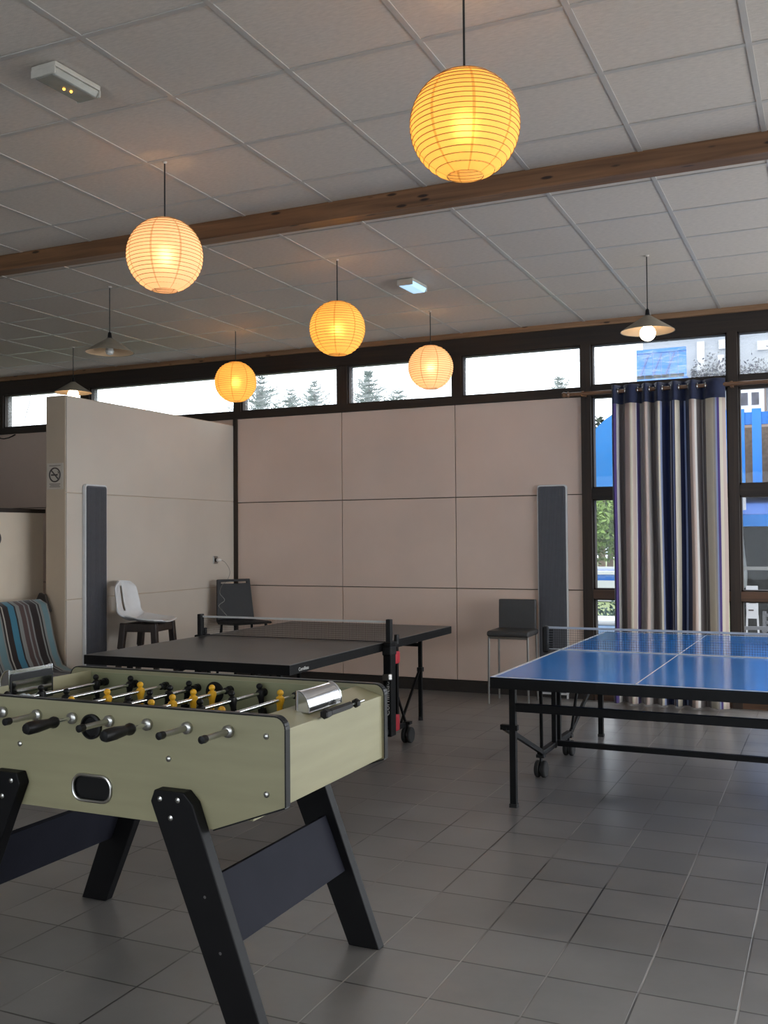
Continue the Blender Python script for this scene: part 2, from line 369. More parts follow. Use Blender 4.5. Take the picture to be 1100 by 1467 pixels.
        if kind: o['kind'] = kind
        if label: o['label'] = label
        return o
def box(name, x0, x1, y0, y1, z0, z1, m, parent=None, bevel=0.0, **k): return MB().box(x0, x1, y0, y1, z0, z1).build(name, m, parent, bevel=bevel, **k)
def struct(o): o['kind'] = 'structure'; return o
def tag(o, label, cat, group=None):
    o['label'] = label; o['category'] = cat
    if group: o['group'] = group
    return o
def thing(name, label, cat, loc=(0, 0, 0), rz=0, group=None):
    o = bpy.data.objects.new(name, None); COL.objects.link(o); o.location = loc; o.rotation_euler = (0, 0, rz); o.empty_display_size = .1
    return tag(o, label, cat, group)
def kids(o): return [c for c in COL.objects if c.parent == o]
def copy_tree(o, parent=None):
    c = o.copy(); COL.objects.link(c)
    if parent: c.parent = parent
    for ch in kids(o): copy_tree(ch, c)
    return c
def text(name, body, size, m, parent, loc, rot, extrude=.0004):
    cu = bpy.data.curves.new(name, 'FONT'); cu.body = body; cu.size = size; cu.extrude = extrude; cu.align_x = 'CENTER'; cu.align_y = 'CENTER'
    t = bpy.data.objects.new(name + '_curve', cu); COL.objects.link(t)
    bpy.context.view_layer.update()
    me = bpy.data.meshes.new_from_object(t.evaluated_get(bpy.context.evaluated_depsgraph_get()))
    bpy.data.objects.remove(t); me.name = name; me.materials.clear(); me.materials.append(m)
    o = bpy.data.objects.new(name, me); COL.objects.link(o); o.parent = parent; o.location = loc; o.rotation_euler = rot
    return o

# ================================================================== THE ROOM
XL, XR, YF, YB, ZC = -9.32, 5.0, -3.5, 9.2, 3.502
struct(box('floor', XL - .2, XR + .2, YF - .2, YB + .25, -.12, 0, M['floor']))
struct(box('ceiling', XL - .2, XR + .2, YF - .2, YB + .25, ZC, ZC + .12, M['tile']))
g = MB()
gx = [-2.6895 + .6017 * k for k in range(-11, 13)]
for x in gx: g.box(x - .0125, x + .0125, YF, YB, ZC - .004, ZC + .001)
gy = [3.0747 + .5964 * k for k in range(-11, 4)] + [5.6951 + .5964 * k for k in range(0, 6)]
for y in gy: g.box(XL, XR, y - .0125, y + .0125, ZC - .0035, ZC + .001)
g.build('ceiling_grid', M['tgrid'], kind='structure')
# main beam and wall-top pine trim
box('trim_1', XL, XR, 5.225, 5.34, 3.395, ZC, M['beam'], kind='structure', bevel=.003)
box('trim_2', XL, XR, 9.165, 9.22, 3.452, ZC, M['trimwood'], kind='structure')
# back wall: dark framing
box('trim_3', XL, XR, 9.19, 9.36, 3.285, 3.455, M['darkwood'], kind='structure')
t4 = box('trim_4', XL, -2.08, 9.185, 9.36, 2.805, 2.882, M['darkwood'], kind='structure')
mull = [(-9.32, -9.255), (-8.05, -7.92), (-5.93, -5.842), (-4.67, -4.555), (-3.40, -3.31), (-2.125, -2.035), (-.832, -.748), (.465, .55), (1.76, 1.845), (3.05, 3.14), (4.34, 4.43)]
MD = 9.19
for i, (a, b) in enumerate(mull):
    full = a > -2.3
    box('trim_%d' % (5 + i), a, b, 9.17 if full else MD, 9.34, 0.0 if full else 2.88, 3.29, M['darkpost'], kind='structure')
# transoms of the glazed bays
n = 16
for a, b in zip(mull[5:], mull[6:]):
    for z0, z1, mm in ((2.80, 2.898, 'darkwood'), (1.85, 1.946, 'darkwood'), (.93, 1.012, 'brownwood'), (0, .14, 'brownwood')):
        box('trim_%d' % n, a[1], b[0], 9.185, 9.33, z0, z1, M[mm], kind='structure'); n += 1
# clerestory windows and glazed bays: each a frame with its pane(s)
def window(i, x0, x1, rows, dusty):
    f = MB()
    for z0, z1 in rows:
        t = .016
        f.box(x0, x0 + t, 9.21, 9.30, z0, z1).box(x1 - t, x1, 9.21, 9.30, z0, z1).box(x0, x1, 9.21, 9.30, z0, z0 + t).box(x0, x1, 9.21, 9.30, z1 - t, z1)
    fr = f.build('window_%d' % i, M['darkpost'], kind='structure')
    for z0, z1 in rows:
        p = MB(); vs = [p.bm.verts.new(c) for c in ((x0, 9.26, z0), (x1, 9.26, z0), (x1, 9.26, z1), (x0, 9.26, z1))]; p.bm.faces.new(vs)
        p.build('window_pane', M['dusty'] if dusty and z0 > 2.5 else M['pane'], fr)
CL = (2.88, 3.288)
wi = 1
for a, b in zip(mull[:5], mull[1:6]):
    window(wi, a[1], b[0], [CL], True); wi += 1
for a, b in zip(mull[5:], mull[6:]):
    window(wi, a[1], b[0], [(2.896, 3.288), (1.945, 2.802), (1.01, 1.852), (.138, .932)], True); wi += 1
# back wall panels with open seams over a dark board
w = MB()
xs = [-9.32, -8.36, -7.115, -5.89, -4.6232, -3.3783, -2.128]
zs = [.112, 1.005, 1.895, 2.806]
for x0, x1 in zip(xs, xs[1:]):
    for z0, z1 in zip(zs, zs[1:]):
        w.box(x0 + .004, x1 - .004, 9.2, 9.24, z0 + .004, z1 - .004)
w.build('wall_back', M['panel'], kind='structure', bevel=.002)
box('wall_back_core', XL, -2.1, 9.238, 9.33, 0, 2.81, M['seam'], kind='structure')
box('trim_60', -5.93, -5.886, 9.175, 9.24, 0, 2.81, M['darkpost'], kind='structure')
box('baseboard_back', -9.3, -2.13, 9.188, 9.24, 0, .108, M['skirt'], kind='structure')
# left wall, right wall with its window row, wall behind the camera with its window row
box('wall_left', XL - .15, XL, YF, YB + .2, 0, ZC, M['plaster'], kind='structure')
r = MB(); r.box(XR, XR + .15, YF, 2.2, 0, ZC).box(XR, XR + .15, 8.6, YB + .2, 0, ZC).box(XR, XR + .15, 2.2, 8.6, 0, .35).box(XR, XR + .15, 2.2, 8.6, 2.85, ZC)
r.build('wall_right', M['plaster'], kind='structure')
f = MB(); f.box(XL, -5.1, YF - .12, YF, 0, ZC).box(2.1, XR + .15, YF - .12, YF, 0, ZC).box(-5.1, 2.1, YF - .12, YF, 0, .55).box(-5.1, 2.1, YF - .12, YF, 2.85, ZC)
f.build('wall_front', M['plaster'], kind='structure')
def side_window(i, axis, a0, a1, z0, z1, k):
    q = MB(); num = 5
    for j in range(num + 1):
        c = a0 + (a1 - a0) * j / num
        if axis == 'y': q.box(XR + .02, XR + .1, c - .03, c + .03, z0, z1)
        else: q.box(c - .03, c + .03, YF - .1, YF - .02, z0, z1)
    for z in (z0, z1):
        if axis == 'y': q.box(XR + .02, XR + .1, a0, a1, z - .03, z + .03)
        else: q.box(a0, a1, YF - .1, YF - .02, z - .03, z + .03)
    fr = q.build('window_%d' % i, M['darkwood'], kind='structure')
    p = MB()
    c = ((XR + .07, a0, z0), (XR + .07, a1, z0), (XR + .07, a1, z1), (XR + .07, a0, z1)) if axis == 'y' else ((a0, YF - .07, z0), (a1, YF - .07, z0), (a1, YF - .07, z1), (a0, YF - .07, z1))
    p.bm.faces.new([p.bm.verts.new(v) for v in c]); p.build('window_pane', M['pane'], fr)
side_window(21, 'y', 2.2, 8.6, .35, 2.85, 5); side_window(22, 'x', -5.1, 2.1, .55, 2.85, 5)

# partition (runs towards the camera from the back wall) and low cream wall beyond it
pt = MB()
ys = [6.595, 7.84, 9.186]
for z0, z1 in ((0, 1.0), (1.0, 1.908), (1.908, 2.732)):
    pt.box(-5.945, -5.927, 6.60, 9.188, z0 + .003, z1 - .003)
pt.build('wall_partition', M['partition'], kind='structure', bevel=.002)
pc = MB().box(-6.15, -5.94, 6.595, 9.188, 0, 2.738).build('wall_partition_core', M['endwall'], kind='structure', bevel=.004)
lw = box('wall_low', -6.5, -6.4, 3.2, 6.83, 0, 1.745, M['lowwall'], kind='structure')
box('trim_61', -6.52, -6.385, 3.2, 6.84, 1.745, 1.78, M['darkwood'], kind='structure')
mk = MB()
mk.tube([(-6.396, 6.28 + .045 * math.cos(a), 1.53 + .055 * math.sin(a)) for a in [R_(d) for d in range(-150, 60, 15)]], [.004 + .008 * math.sin(PI * i / 13) for i in range(14)], 6)
tag(mk.build('wall_lettering', M['signink']), 'curved black painted letter stroke on cream low wall at far left', 'lettering')

# ================================================================== LAMPS
def lantern(loc, paper, label, first=None, rz=0):
    x, y = loc
    t = thing('paper_lantern', label, 'lamp', (x, y, ZC), rz, 'round paper lanterns hanging from the ceiling')
    if first:
        for ch in kids(first):
            c = ch.copy(); COL.objects.link(c); c.parent = t
            if ch.name.startswith('shade'): c.material_slots[0].link = 'OBJECT'; c.material_slots[0].material = M[paper]
        return t
    zc = -.50; R0 = .196; NR = 20
    h0, h1 = -.186, .186
    prof = []
    for i in range(NR * 4 + 1):
        h = h0 + (h1 - h0) * i / (NR * 4); rr = math.sqrt(max(0, R0 * R0 - h * h))
        prof.append((rr - .0035 * abs(math.sin(PI * i / 4)) + .0035, h))
    sh = MB().lathe(prof, 48, capped=False).build('shade', M[paper], t, smooth='all'); sh.location = (0, 0, zc)
    q = MB()
    for i in range(NR + 1):
        h = h0 + (h1 - h0) * i / NR; rr = math.sqrt(R0 * R0 - h * h) + .0042
        q.tube([(rr * math.cos(2 * PI * k / 40), rr * math.sin(2 * PI * k / 40), h + .003 * k / 40) for k in range(40)], .0015, 5, closed=True)
    q.build('wire_rib', M['rib'], t, smooth=True).location = (0, 0, zc)
    MB().sphere((0, 0, 0), .032, 10, (1, 1, 1.25)).build('bulb', M['bulb_lantern'], t, smooth='all').location = (0, 0, zc + .0)
    MB().lathe([(.012, .035), (.019, .045), (.019, .09), (.008, .10)], 12).build('lamp_holder', M['black'], t, smooth=True).location = (0, 0, zc)
    MB().tube([(0, 0, 0), (0, 0, zc + .095)], .0042, 8).build('cord', M['cord'], t, smooth=True)
    MB().lathe([(.008, -.010), (.014, 0)], 14).build('ceiling_hook', M['tile'], t, smooth=True)
    return t
l1 = lantern((-1.20, 3.40), 'paper_warm', 'large amber paper lantern nearest the viewer, top right above the beam', rz=.35)
lantern((-3.195, 4.295), 'paper_pale', 'cream paper lantern overlapping the left half of the wooden beam', l1, .9)
lantern((-3.215, 6.34), 'paper_warm', 'amber paper lantern hanging in mid room just left of the small ceiling light', l1, .2)
lantern((-5.19, 8.08), 'paper_warm', 'small amber lantern in front of dark post where partition meets window row', l1, .2)
lantern((-3.22, 8.16), 'paper_pale', 'small cream lantern close in front of the high windows, left of a mullion', l1, .55)

def cone_lamp(loc, drop, lit, label):
    t = thing('pendant_lamp', label, 'lamp', (loc[0], loc[1], ZC), 0, 'cone shaded pendant lamps')
    zb = -drop
    MB().lathe([(.022, zb + .115), (.030, zb + .108), (.187, zb + .005), (.189, zb), (.184, zb + .002)], 40, capped=False).build('lamp_shade', M['cone'], t, smooth=True)
    MB().lathe([(.184, zb + .002), (.028, zb + .104), (.001, zb + .106)], 40, capped=False).build('shade_lining', M['cone_in'], t, smooth=True)
    MB().lathe([(.004, zb + .165), (.013, zb + .155), (.017, zb + .12), (.026, zb + .112), (.026, zb + .10)], 16).build('cap', M['black'], t, smooth=True)
    MB().tube([(0, 0, 0), (0, 0, zb + .16)], .004, 8).build('cord', M['cord'], t, smooth=True)
    MB().lathe([(.012, -.010), (.020, 0)], 16).build('ceiling_rose', M['tile'], t, smooth=True)
    MB().lathe([(.018, zb + .10), (.02, zb + .055)], 12).build('lamp_holder', M['cone_in'], t, smooth=True)
    if lit: MB().sphere((0, 0, zb - .012), .056, 20).build('bulb', M['bulb_bright'], t, smooth='all')
    else: MB().lathe([(.014, zb + .06), (.028, zb + .035), (.034, zb + .01), (.026, zb - .012), (.001, zb - .022)], 16).build('bulb', M['bulb_off'], t, smooth=True)
    return t
cone_lamp((-5.18, 6.25), .522, False, 'unlit cone pendant with clear bulb hanging above the partition, left of the lanterns')
cone_lamp((-7.14, 8.045), .478, True, 'lit cone pendant half hidden behind the top corner of the partition')
cone_lamp((-1.186, 7.21), .545, True, 'lit cone pendant with round white bulb in front of the windows at right')

def emergency_light(loc, lens, label, on):
    t = thing('emergency_light', label, 'emergency light', loc, R_(-2))
    MB().box(-.068, .068, -.135, .135, -.022, 0).build('housing', M['lampbody'], t, bevel=.004)
    MB().prism([(-.066, -.022), (-.05, -.055), (.05, -.055), (.066, -.022)], -.132, .132).build('cover', M[lens], t, bevel=.006)
    for s in (-1, 1): MB().box(-.067, .067, s * .134 - .004, s * .134 + .004, -.052, -.018).build('end_cap', M['lampbody'], t, bevel=.003)
    if on:
        MB().sphere((-.005, -.01, -.057), .006, 8).build('indicator', M['led_warm'], t); MB().sphere((.005, .022, -.057), .006, 8).build('indicator', M['led_warm'], t)
    return t
emergency_light((-2.975, 3.31, ZC - .004), 'diffuser', 'ivory emergency light box with two amber indicators on ceiling at upper left', True)
emergency_light((-2.975, 7.16, ZC - .004), 'led_cool', 'small white emergency light with bluish panel on ceiling beyond the beam', False)

# ================================================================== RADIATORS, SIGN, OUTLET, CURTAIN
def radiator(label, loc, rz):
    """tall slim wall radiator, front towards local -y, back at y=0"""
    t = thing('wall_radiator', label, 'radiator', loc, rz, 'tall ribbed wall radiators')
    w_, h, d = .285, 1.99, .032
    def rr(w2, z0, z1, r):
        pts = []
        for cx, cz, a0 in ((w2 - r, z1 - r, 0), (-w2 + r, z1 - r, 90), (-w2 + r, z0 + r, 180), (w2 - r, z0 + r, 270)):
            for k in range(6): a = R_(a0 + 18 * k); pts.append((cx + r * math.cos(a), cz + r * math.sin(a)))
        return pts
    MB().prism(rr(w_ / 2, .03, h, .03), -d, -.0, 'xz').build('casing', M['radframe'], t, bevel=.004)
    q = MB(); q.prism(rr(w_ / 2 - .012, .05, h - .014, .022), -d - .004, -d + .002, 'xz')
    nr = 15
    for i in range(nr):
        x = -w_ / 2 + .028 + (w_ - .056) * i / (nr - 1); q.box(x - .0055, x + .0055, -d - .010, -d - .003, .062, h - .028)
    q.build('ribbed_front', M['radiator'], t)
    for s in (-1, 1): MB().box(s * .128 - .008, s * .128 + .008, -.03, -.004, 0, .06).build('foot', M['radframe'], t)
radiator('tall grey ribbed radiator on back wall beside the striped curtain', (-2.41, 9.198, 0), 0)
radiator('tall grey ribbed radiator against partition beside the striped sofa', (-5.926, 6.935, 0), R_(90))

s = thing('no_smoking_sign', 'small cream sign with crossed-out circle on end of the partition', 'sign', (-6.045, 6.592, 2.05))
MB().box(-.088, .088, -.004, 0, -.112, .112).build('plate', M['sign'], s, bevel=.002)
MB().tube([(.058 * math.cos(2 * PI * k / 32), -.005, .012 + .058 * math.sin(2 * PI * k / 32)) for k in range(32)], .0065, 6, closed=True).build('ring', M['signink'], s)
MB().bar((-.04, -.0055, .052), (.04, -.0055, -.028), .003, .011, (1, 0, 1)).build('slash', M['signink'], s)
MB().box(-.042, .03, -.0055, -.003, .005, .018).tube([(.034, -.005, .022), (.04, -.005, .032), (.03, -.005, .04)], .003, 6).build('cigarette', M['signink'], s)
for z, a in ((.088, .062), (-.068, .06), (-.080, .05), (-.092, .058)): MB().box(-a, a, -.0052, -.003, z, z + .0045).build('text_line', M['signink'], s)

o = thing('wall_socket', 'grey square wall socket on partition near the corner', 'socket', (-5.926, 8.82, 1.285), R_(90))
MB().box(-.04, .04, -.010, 0, -.04, .04).build('plate', M['tube'], o, bevel=.004)
MB().lathe([(.02, -.0125), (.022, -.010)], 16, 'y').build('insert', M['black'], o)
c = thing('power_cable', 'white plug and thin cable running from wall socket to the black chair', 'cable', (-5.91, 8.82, 1.285))
MB().lathe([(.014, .005), (.017, .012), (.014, .05), (.006, .062)], 12, 'x').build('plug', M['whitecap'], c, smooth=True)
pts = []
ctl = [(.05, 0, 0), (.10, .02, -.03), (.14, .04, -.12), (.145, -.02, -.21), (.17, -.16, -.26), (.235, -.29, -.33), (.265, -.25, -.40), (.235, -.31, -.45), (.26, -.29, -.50), (.31, -.27, -.56)]
for i in range(len(ctl) - 1):
    p0, p1, p2, p3 = [Vector(ctl[max(0, min(len(ctl) - 1, i + k))]) for k in (-1, 0, 1, 2)]
    for k in range(6):
        u = k / 6; pts.append(.5 * ((2 * p1) + (p2 - p0) * u + (2 * p0 - 5 * p1 + 4 * p2 - p3) * u * u + (3 * p1 - p0 - 3 * p2 + p3) * u ** 3))
MB().tube(pts, .0028, 6).build('cable', M['whitecord'], c, smooth=True)
wc = MB().tube([(-9.31, 9.17, 2.80), (-9.28, 9.17, 2.755), (-9.22, 9.17, 2.745), (-9.14, 9.17, 2.755), (-9.08, 9.175, 2.775), (-9.05, 9.185, 2.79)], .007, 6).build('loose_cable', M['cord'], smooth=True)
tag(wc, 'short dark cable looping below window at far left edge', 'cable')
ck = MB().tube([(-8.86, 9.235, 3.27), (-8.87, 9.235, 3.17), (-8.93, 9.235, 3.03), (-8.96, 9.235, 2.91)], .004, 5).build('hanging_wire', M['cord'])
tag(ck, 'thin dark wire hanging across the leftmost high window', 'wire')

# curtain pole and curtain
cp = thing('curtain_pole', 'brown wooden curtain pole across the glazed bays', 'curtain pole', (-2.2, 9.05, 2.81))
MB().tube([(0, 0, 0), (2.85, 0, 0)], .017, 14).build('rod', M['rodwood'], cp, smooth=True)
MB().lathe([(.018, -.07), (.026, -.055), (.018, -.03), (.028, -.015), (.017, 0)], 14, 'x').build('finial', M['rodwood'], cp, smooth=True)
for x in (.12, 1.41, 2.70): MB().box(x - .012, x + .012, -.005, .12, -.02, .012).tube([(x, .0, -.024), (x, .0, .024)], .012, 8).build('bracket', M['rodwood'], cp)
cu = thing('curtain', 'navy, cream and purple striped curtain hung on the wooden pole', 'curtain', (-1.815, 9.05, 0))
W, NU, NZ, HT, HB = .975, 260, 30, 2.865, .015
folds = [0, .055, .12, .235, .28, .34, .395, .455, .53, .60, .68, .76, .83, 1.0]
def fold_y(u):
    for i in range(len(folds) - 1):
        if u <= folds[i + 1] + 1e-9:
            v = (u - folds[i]) / (folds[i + 1] - folds[i]); return (-1 if i % 2 == 0 else 1) * math.sin(PI * v)
    return 0
def curt(name, z0, z1, mt, off, nz):
    q = MB(); uvl = q.bm.loops.layers.uv.new('UVMap'); rows = []
    for j in range(nz + 1):
        z = z0 + (z1 - z0) * j / nz; k = (z / HT)
        row = []
        for i in range(NU + 1):
            u = i / NU
            amp = .052 + .012 * math.sin(u * 9 + 1) * (1 - k)
            x = u * W * (1.02 - .02 * k) + .010 * (1 - k) * math.sin(u * 17 + z * 1.3) - .01 * (1 - k) + .006 * math.sin(z * 2.2 + 5) * (1 - k)
            row.append(q.bm.verts.new((x, amp * fold_y(u) * (1 - off * 0) + .008 * math.sin(z * 2 + u * 14) * (1 - k) - off, z)))
        rows.append(row)
    for j in range(nz):
        for i in range(NU):
            fc = q.bm.faces.new((rows[j][i], rows[j][i + 1], rows[j + 1][i + 1], rows[j + 1][i]))
            for l, uu in zip(fc.loops, (i, i + 1, i + 1, i)): l[uvl].uv = (uu / NU, 0)
    ob = q.build(name, mt, cu, smooth='all', recalc=False)
    md = ob.modifiers.new('thick', 'SOLIDIFY'); md.thickness = .002
    return ob
nv, pu, bg_, cm, gy_, tp, wt, lb = (.014, .02, .07), (.085, .055, .20), (.52, .41, .36), (.62, .56, .45), (.38, .35, .33), (.15, .125, .12), (.72, .69, .66), (.28, .33, .52)
ST = [(0, nv), (.022, pu), (.045, wt), (.06, tp), (.118, bg_), (.17, cm), (.195, bg_), (.215, wt), (.225, pu), (.243, gy_), (.30, bg_), (.325, gy_), (.345, tp), (.395, gy_), (.425, cm), (.438, lb), (.45, nv), (.522, wt), (.53, nv), (.55, lb),
      (.56, nv), (.57, cm), (.602, nv), (.635, lb), (.65, nv), (.688, bg_), (.735, wt), (.752, tp), (.79, gy_), (.80, tp), (.832, cm), (.90, gy_), (.915, lb), (.928, pu), (.948, cm), (.97, bg_)]
M['curtain'] = stripe_mat('striped_cotton', 'x', ST)
curt('cloth', HB, HT - .17, M['curtain'], 0, NZ)
curt('header_band', HT - .17, HT, M['navy'], 0, 4)
for i in range(len(folds) - 1):
    um = folds[i + 1]
    if i < len(folds) - 2:
        MB().tube([(um * W, .022 * math.cos(2 * PI * k / 16) * 0 + .0, 2.81 + .024 * math.sin(2 * PI * k / 16)) if False else (um * W + .004, .024 * math.cos(2 * PI * k / 16), 2.81 + .024 * math.sin(2 * PI * k / 16)) for k in range(16)], .004, 6, closed=True).build('eyelet', M['steel'], cu, smooth=True)

# ================================================================== SOFA with striped throw
so = thing('sofa', 'dark sofa along the low cream wall under a striped throw', 'sofa', (-5.93, 5.45, 0))
# local: x towards seat front, back rest at x -0.3..0, y -1.1..1.1
def profile_solid(name, poly, y0, y1, m, parent, bevel=.02): return MB().prism(poly, y0, y1, 'xz').build(name, m, parent, bevel=bevel)
profile_solid('base', [(-.10, .08), (.60, .08), (.60, .26), (-.10, .26)], -1.08, 1.10, M['sofa'], so)
profile_solid('seat_cushion', [(-.10, .265), (.58, .265), (.63, .30), (.63, .36), (.58, .40), (-.05, .385)], -1.06, 1.08, M['sofa'], so, .03)
profile_solid('backrest', [(-.30, .25), (-.10, .25), (.0, .40), (-.14, .95), (-.22, .985), (-.34, .95)], -1.06, 1.08, M['sofa'], so, .03)
for x in (.0, .52):
    for y in (-1.0, 1.02): MB().lathe([(.02, 0), (.03, .085)], 10, o=(x, y, 0)).build('foot', M['black'], so)
MB().prism([(-.34, .9), (-.12, .9), (-.18, 1.045), (-.24, 1.06)], 1.085, 1.115, 'xz').build('end_board', M['sofa'], so, bevel=.006)
th = MB(); uvl = th.bm.loops.layers.uv.new('UVMap')
pr = [(-.355, .72), (-.355, .93), (-.30, .985), (-.20, .998), (-.125, .962), (-.09, .86), (-.05, .70), (-.01, .55), (.035, .455), (.12, .418), (.25, .41), (.42, .412), (.56, .412), (.625, .39), (.655, .34), (.66, .24)]
NY = 90; rows = []
for i in range(NY + 1):
    v = i / NY; y = -1.05 + v * 2.10; row = []
    for k, (x, z) in enumerate(pr):
        fl = max(0, (k - 6) / 9); wv = .012 * math.sin(y * 9 + k * .9) * (.3 + fl)
        row.append(th.bm.verts.new((x + .006 + wv * .5, y + fl * .10 * (v - .35) * 1.2, z + .010 + abs(wv) * .6)))
    rows.append(row)
for i in range(NY):
    for k in range(len(pr) - 1):
        fc = th.bm.faces.new((rows[i][k], rows[i + 1][k], rows[i + 1][k + 1], rows[i][k + 1]))
        for l, uu in zip(fc.loops, (i, i + 1, i + 1, i)): l[uvl].uv = (uu / NY, 0)
dk, bl, lbl, gr, mv, crm = (.020, .013, .012), (.045, .16, .23), (.12, .20, .22), (.19, .195, .185), (.075, .048, .045), (.34, .32, .28)
seq = [(mv, 5), (gr, 1), (dk, 5), (crm, 1), (lbl, 5), (gr, 2), (dk, 1), (lbl, 2), (dk, 5), (crm, .7), (dk, 1.5), (bl, 4.5), (dk, 1), (gr, 3.5), (mv, 3), (gr, .8), (mv, 3.2)]
tot = sum(a for _, a in seq); stops = []; u = 1.0
wid = .42 / tot
# measured from the far end of the sofa backwards; the pattern repeats along the sofa
lead = [(gr, 1.2), (lbl, 4.5), (gr, 1.2), (dk, 1.2), (gr, 1.2), (dk, 5.5), (gr, 1.0), (mv, 2.5), (gr, .8), (mv, 3.5), (gr, 3), (dk, 1.2), (bl, 4.5), (dk, 4), (crm, .7), (dk, 1.5), (gr, 1.5), (lbl, 4.5), (gr, 1.5), (dk, .8), (gr, 1), (dk, 6), (gr, .8), (mv, 4), (dk, 1), (mv, 3), (gr, 1), (dk, 5), (lbl, 3), (gr, 2)]
q = []
pos = 1.0
tt = 0
for c_, a in lead:
    pos -= a * .0068; q.append((max(pos, .001), c_))
    if pos <= .0: break
q = q[::-1]
M['throw'] = stripe_mat('striped_throw', 'y', [(0, dk)] + q if q[0][0] > .01 else q)
tw = th.build('striped_throw', M['throw'], smooth='all', recalc=False)
md = tw.modifiers.new('thick', 'SOLIDIFY'); md.thickness = .006; md.offset = 1
tw.location = so.location
tag(tw, 'brown, grey and turquoise striped throw draped over the sofa back and seat', 'throw')

# ================================================================== STOOLS AND CHAIR
def grey_stool():
    t = thing('bar_stool', 'charcoal padded stool with thin steel legs against the back wall', 'stool', (-2.69, 8.80, 0), R_(2))
    def rbox(x0, x1, y0, y1, z0, z1): return MB().box(x0, x1, y0, y1, z0, z1)
    rbox(-.195, .195, -.19, .19, .605, .66).build('seat', M['leather'], t, bevel=.022, seg=4)
    b = MB().box(-.175, .175, .15, .195, .645, .925); bmesh.ops.subdivide_edges(b.bm, edges=b.bm.edges[:], cuts=4)
    for v in b.bm.verts:
        v.co.y += -.03 * (1 - (v.co.x / .175) ** 2) * 0 + .10 * (v.co.z - .645) * .35
    b.build('backrest', M['leather'], t, bevel=.018, seg=4)
    for sx_ in (-1, 1):
        for sy_ in (-1, 1):
            MB().tube([(sx_ * .178, sy_ * .165, .605), (sx_ * .183, sy_ * .175, 0)], .0095, 8).build('leg', M['tube'], t, smooth=True)
        MB().tube([(sx_ * .182, -.172, .16), (sx_ * .182, .172, .16)], .008, 8).build('stretcher', M['tube'], t, smooth=True)
    MB().tube([(-.178, -.165, .595), (.178, -.165, .595)], .009, 8).build('seat_rail', M['tube'], t, smooth=True)
    MB().tube([(-.182, .172, .2), (.182, .172, .2)], .008, 8).build('stretcher', M['tube'], t, smooth=True)
grey_stool()

def shell_mesh(sections, hole=None, nx=16):
    """grid of a moulded seat shell: sections = (y, z, half width, dish, curl)"""
    b = MB(); rows = []
    for (y, z, hw, dish, fwd) in sections:
        row = []
        for i in range(nx + 1):
            u = -1 + 2 * i / nx
            row.append(b.bm.verts.new((u * hw, y + fwd * u * u, z + dish * u * u)))
        rows.append(row)
    for j in range(len(rows) - 1):
        for i in range(nx):
            if hole and hole(j, i): continue
            b.bm.faces.new((rows[j][i], rows[j][i + 1], rows[j + 1][i + 1], rows[j + 1][i]))
    return b
def white_stool():
    # local: front towards -y, back at +y
    t = thing('bar_stool', 'white moulded bar stool with dark legs and slotted back by partition', 'stool', (-5.60, 7.22, 0), R_(100))
    sec = []
    for k in range(9):
        v = k / 8; sec.append((-.25 + .34 * v, .795 + .012 * (1 - v) ** 3 * -1 + -.012 * math.sin(PI * v), .175 + .035 * math.sin(PI * min(1, v * .7 + .15)) - (.05 if k == 0 else 0), .02 + .03 * v, 0))
    for k in range(1, 8):
        a = R_(90 * k / 8); sec.append((.09 + .115 * math.sin(a), .783 + .115 * (1 - math.cos(a)) + .003 * k, .212, .05 * (1 - k / 8) + .012, -.01 - .05 * k / 8))
    for k in range(1, 10):
        v = k / 9; hw = .212 - .03 * v - (.035 if k == 8 else 0) - (.10 if k == 9 else 0)
        sec.append((.21 + .035 * v, .91 + .235 * v, hw, -.012 * v, -.065 + .01 * v))
    nx = 20
    def hole(j, i): return 14 <= j <= 21 and i in (9, 10)
    b = shell_mesh(sec, hole, nx)
    ob = b.build('seat_shell', M['whiteseat'], t, smooth='all', recalc=False)
    sd = ob.modifiers.new('thick', 'SOLIDIFY'); sd.thickness = .016; sd.offset = 0
    sb = ob.modifiers.new('smooth', 'SUBSURF'); sb.levels = 1; sb.render_levels = 2
    MB().prism([(-.19, .70), (.19, .70), (.19, .765), (-.19, .765)], -.20, -.16).build('apron', M['darkleg'], t, bevel=.01)
    q = MB(); q.box(-.19, -.15, -.20, .13, .70, .772).box(.15, .19, -.20, .13, .70, .772).box(-.19, .19, .09, .13, .70, .772); q.build('seat_frame', M['darkleg'], t, bevel=.008)
    for sx_ in (-1, 1):
        for sy0, sy1 in ((-.18, -.245), (.11, .20)):
            l = MB(); l.bar((sx_ * .165, sy0, .775), (sx_ * .175, (sy0 + sy1 * .35) / 1.35 if False else sy0 + (sy1 - sy0) * .25, .55), .05, .055, (0, 1, 0)).bar((sx_ * .175, sy0 + (sy1 - sy0) * .24, .56), (sx_ * .205, sy1, 0), .040, .044, (0, 1, 0))
            l.build('leg', M['darkleg'], t, bevel=.006)
        MB().bar((sx_ * .192, -.215, .28), (sx_ * .192, .165, .28), .02, .03).build('stretcher', M['darkleg'], t, bevel=.004)
    MB().bar((-.19, -.215, .30), (.19, -.215, .30), .025, .03).build('footrest', M['steel'], t, bevel=.004)
white_stool()

